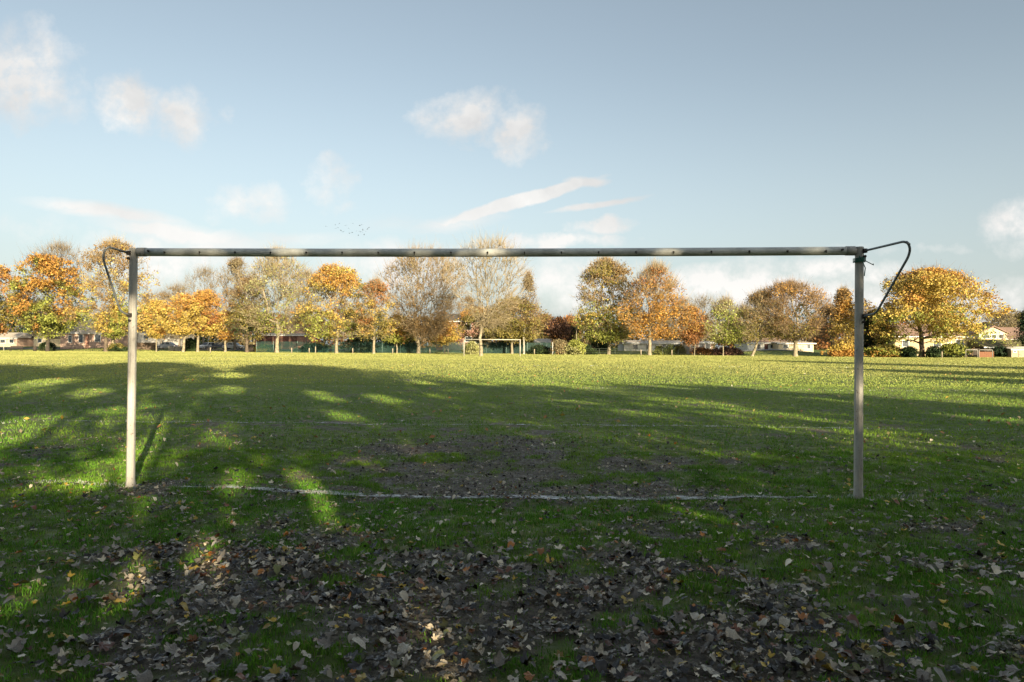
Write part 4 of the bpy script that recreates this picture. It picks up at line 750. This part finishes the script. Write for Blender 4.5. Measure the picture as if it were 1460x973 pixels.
# ------------------------------------------------------------------ fallen leaves
def leaf_shape(rng, kind):
    """maple-like outline: five lobes, curled; returns centre fan"""
    lob = [(0, 1.0), (.95, .92), (1.9, .62), (2.75, .25), (-2.75, .25), (-1.9, .62), (-.95, .92)]; pts = []
    if kind == 'maple':
        angs = sorted([a for a, _ in lob]); ext = {a: r for a, r in lob}
        for i, a in enumerate(angs):
            pts.append((a, ext[a] * (1 + rng.normal() * .07))); b = angs[(i + 1) % len(angs)]; bb = b if b > a else b + 6.283
            for f, q in ((.25, .82), (.5, .60), (.75, .82)): pts.append((a + (bb - a) * f, (ext[a] * (1 - f) + ext[b] * f) * q * (1.15 + rng.normal() * .06)))
    else:
        for k in range(16): a = -3.14 + k * 6.283 / 16; pts.append((a, (.35 + .65 * abs(math.cos(a / 2)) ** 2.2) * (.62 + .38 * abs(math.cos(a))) * (1 + rng.normal() * .04)))
    P = np.array([(math.cos(a) * r, math.sin(a) * r) for a, r in pts]) * .5; n = len(P)
    mid = P * .5; XY = np.concatenate([[[0, 0]], mid, P]); c1, c2, c3 = rng.normal() * 1.7, rng.normal() * 1.5, rng.random() * .9
    r2 = (XY ** 2).sum(1); Z = c1 * XY[:, 1] ** 2 + .10 * np.sin(9 * XY[:, 0] + c1 * 3) * np.abs(XY[:, 1]) * 2 + c2 * XY[:, 0] ** 2 + c3 * np.abs(XY[:, 1]) * .5 + rng.normal(size=len(XY)) * .025 + .25 * rng.random() * r2 * np.sin(5 * np.arctan2(XY[:, 1], XY[:, 0]))
    V = np.c_[XY, (Z - Z.min() * .6) * .75]; Fc = []
    for i in range(n):
        j = (i + 1) % n; Fc.append((0, 1 + i, 1 + j)); Fc.append((1 + i, 1 + n + i, 1 + n + j)); Fc.append((1 + i, 1 + n + j, 1 + j))
    # stalk
    b = len(V); st = np.array([(-.05, .012, 0), (-.05, -.012, 0), (-.6, .05 + rng.normal() * .08, .05 + .1 * rng.random()), (-.6, .035, .05)]); V = np.concatenate([V, st]); Fc += [(b, b+1, b+3), (b, b+3, b+2)]
    return V, np.array(Fc)
rl = np.random.default_rng(77); SHAPES = [leaf_shape(rl, 'maple' if k < 6 else 'oval') for k in range(8)]
LC = [('dark', (.042, .032, .023)), ('greybrown', (.28, .235, .18)), ('tan', (.60, .51, .37)), ('yellow', (.50, .33, .04)), ('orange', (.42, .16, .03)), ('olive', (.20, .20, .06)), ('rust', (.17, .07, .035))]
LP0 = np.array([.27, .31, .21, .055, .035, .075, .045])  # shares of real leaf colours, pale ones raised to paint in sky sheen
def rot(rng, m, tilt=.45):
    a = rng.random(m) * 6.283; tx = rng.normal(size=m) * tilt; ty = rng.normal(size=m) * tilt; ca, sa = np.cos(a), np.sin(a); Rz = np.zeros((m, 3, 3)); Rz[:, 0, 0] = ca; Rz[:, 0, 1] = -sa; Rz[:, 1, 0] = sa; Rz[:, 1, 1] = ca; Rz[:, 2, 2] = 1
    cx, sx = np.cos(tx), np.sin(tx); Rx = np.zeros((m, 3, 3)); Rx[:, 0, 0] = 1; Rx[:, 1, 1] = cx; Rx[:, 1, 2] = -sx; Rx[:, 2, 1] = sx; Rx[:, 2, 2] = cx
    cy, sy = np.cos(ty), np.sin(ty); Ry = np.zeros((m, 3, 3)); Ry[:, 1, 1] = 1; Ry[:, 0, 0] = cy; Ry[:, 0, 2] = sy; Ry[:, 2, 0] = -sy; Ry[:, 2, 2] = cy
    return Ry @ Rx @ Rz
LEAFM = attr_mat('leaf_litter', .32, .12, .6)
def leaf_mat(nm, c):
    m = mat('fallen_leaf_' + nm, c, .36, 0, .3, 14, .15, .6); return m
def build_leaves():
    rng = np.random.default_rng(909); n = 56000; x, y = frustum_pts(n, 2.5, 11, 1.15, .86, .6, rng); md = mud(x, y)
    dens = (.24 + .72 * md) * (1 - .66 * sstep(5.2, 8.5, y)) * (.35 + .9 * vnoise(x, y, .8, 90, 2)) + .02; inpatch = gauss(x, y, -.35, 7.9, 2.0, 1.2); dens *= 1 - .6 * inpatch; k = rng.random(n) < dens; x, y, md = x[k], y[k], md[k]; n = len(x)
    size = .022 + .054 * rng.random(n) ** 2.3; size *= 1 + .25 * (y < 5); P = LP0[None] * np.ones((n, 1)); P[:, 0] *= .5 + .6 * md; P /= P.sum(1)[:, None]; ci = (P.cumsum(1) < rng.random(n)[:, None]).sum(1)
    si = rng.integers(0, 8, n); z = H(x, y) + .004 + (1 - md) * (.006 + .014 * rng.random(n)) + rng.random(n) * .012 * md; R = rot(rng, n, .19); inv = np.abs(x) < .745 * y
    score = np.where(inv, size / y * np.where(np.isin(ci, (2, 3, 4, 5)), 1.15, 1), 0); top = np.argsort(-score)[:300]; ind = np.zeros(n, bool); ind[top] = True
    meshes = {}
    words = dict(dark='dark brown wet', greybrown='grey brown withered', tan='pale tan curled', yellow='bright yellow', orange='orange', olive='dull olive green', rust='rust red')
    for i in top:
        key = (int(si[i]), int(ci[i]))
        if key not in meshes: V, Fc = SHAPES[key[0]]; meshes[key] = npmesh('fallen_leaf', V, Fc, None, (leaf_mat(*LC[key[1]]),), True)
        o = link('fallen_leaf', meshes[key], None, (x[i], y[i], z[i])); o.rotation_euler = Matrix(R[i].tolist()).to_euler(); s = float(size[i]) * 1.05; o.scale = (s, s, s)
        kind = 'lobed' if key[0] < 6 else 'oval'; w = words[LC[key[1]][0]]; ppx = CX + F * x[i] / y[i]; row = 'along the bottom edge' if y[i] < 3.35 else ('in the thick foreground litter' if y[i] < 4.4 else ('in the patchy grass before the goal line' if y[i] < 6.2 else 'beside the goal line'))
        side = ['at the far left', 'below the left post', 'left of the middle', 'in the middle', 'right of the middle', 'below the right post', 'at the far right'][int(np.clip(ppx / 1460 * 7, 0, 6.99))]
        tag(o, f'{w} {kind} fallen leaf {row} {side}', 'leaf', f'{w} {kind} fallen leaves in the foreground')
    Vs, Fs, Cs = [], [], []; off = 0; rest = ~ind
    for s in range(8):
        q = np.nonzero(rest & (si == s))[0]; V, Fc = SHAPES[s]; W = np.einsum('mij,vj->mvi', R[q], V) * size[q][:, None, None] + np.stack([x[q], y[q], z[q]], 1)[:, None]
        Vs.append(W.reshape(-1, 3)); Fs.append((Fc[None] + (np.arange(len(q)) * len(V))[:, None, None]).reshape(-1, 3) + off); off += len(q) * len(V)
        c = np.array([c for _, c in LC])[ci[q]] * (.35 + 1.35 * rng.random((len(q), 1)) ** 1.4); Cs.append(np.repeat(c, len(Fc), 0))
    # crumbled bits in the mud
    m = 26000; bx, by = frustum_pts(m, 2.5, 11, 1.2, .86, .6, rng); kk = rng.random(m) < mud(bx, by) * .9 + .08; bx, by = bx[kk], by[kk]; m = len(bx); C = np.stack([bx, by, H(bx, by) + .004], 1); Rb = rot(rng, m, .5); sz = .008 + .022 * rng.random(m) ** 2
    q4 = np.array([(-1, -.3, 0), (.2, -.5, .15), (1, .2, 0), (-.3, .5, .2)]); W = np.einsum('mij,vj->mvi', Rb, q4) * sz[:, None, None] + C[:, None]; i = np.arange(m)[:, None] * 4 + off
    Vs.append(W.reshape(-1, 3)); Fs.append(np.concatenate([np.hstack([i, i+1, i+2]), np.hstack([i, i+2, i+3])])); c = np.array([(.03,.022,.016),(.14,.12,.09),(.42,.36,.25),(.05,.04,.03)])[rng.integers(0, 4, m)]; Cs.append(np.concatenate([c, c])); off += 4 * m
    tag(link('leaf_litter', npmesh('leaf_litter', np.concatenate(Vs), np.concatenate(Fs), np.concatenate(Cs), (LEAFM,))), 'dense litter of smaller brown and tan fallen leaves over mud and grass', 'leaf litter', kind='stuff')
    # leaves strewn over the far grass
    Vs, Cs = [], []; m = 3600; bx, by = frustum_pts(m, 10.5, 90, 1.0, .86, .6, rng); C = np.stack([bx, by, H(bx, by) + .035], 1); Rb = rot(rng, m, .45); sz = .025 + .035 * rng.random(m)
    W = np.einsum('mij,vj->mvi', Rb, q4) * sz[:, None, None] + C[:, None]; i = np.arange(m)[:, None] * 4; c = np.array([(.45,.30,.06),(.33,.27,.16),(.22,.17,.11),(.42,.18,.05),(.5,.42,.15)])[rng.integers(0, 5, m)]
    tag(link('leaf_litter', npmesh('leaf_litter', W.reshape(-1, 3), np.hstack([i, i+1, i+2, i+3]), c, (LEAFM,))), 'scattered yellow and tan leaves strewn thinly over the middle and far grass', 'leaf litter', kind='stuff')
build_leaves()
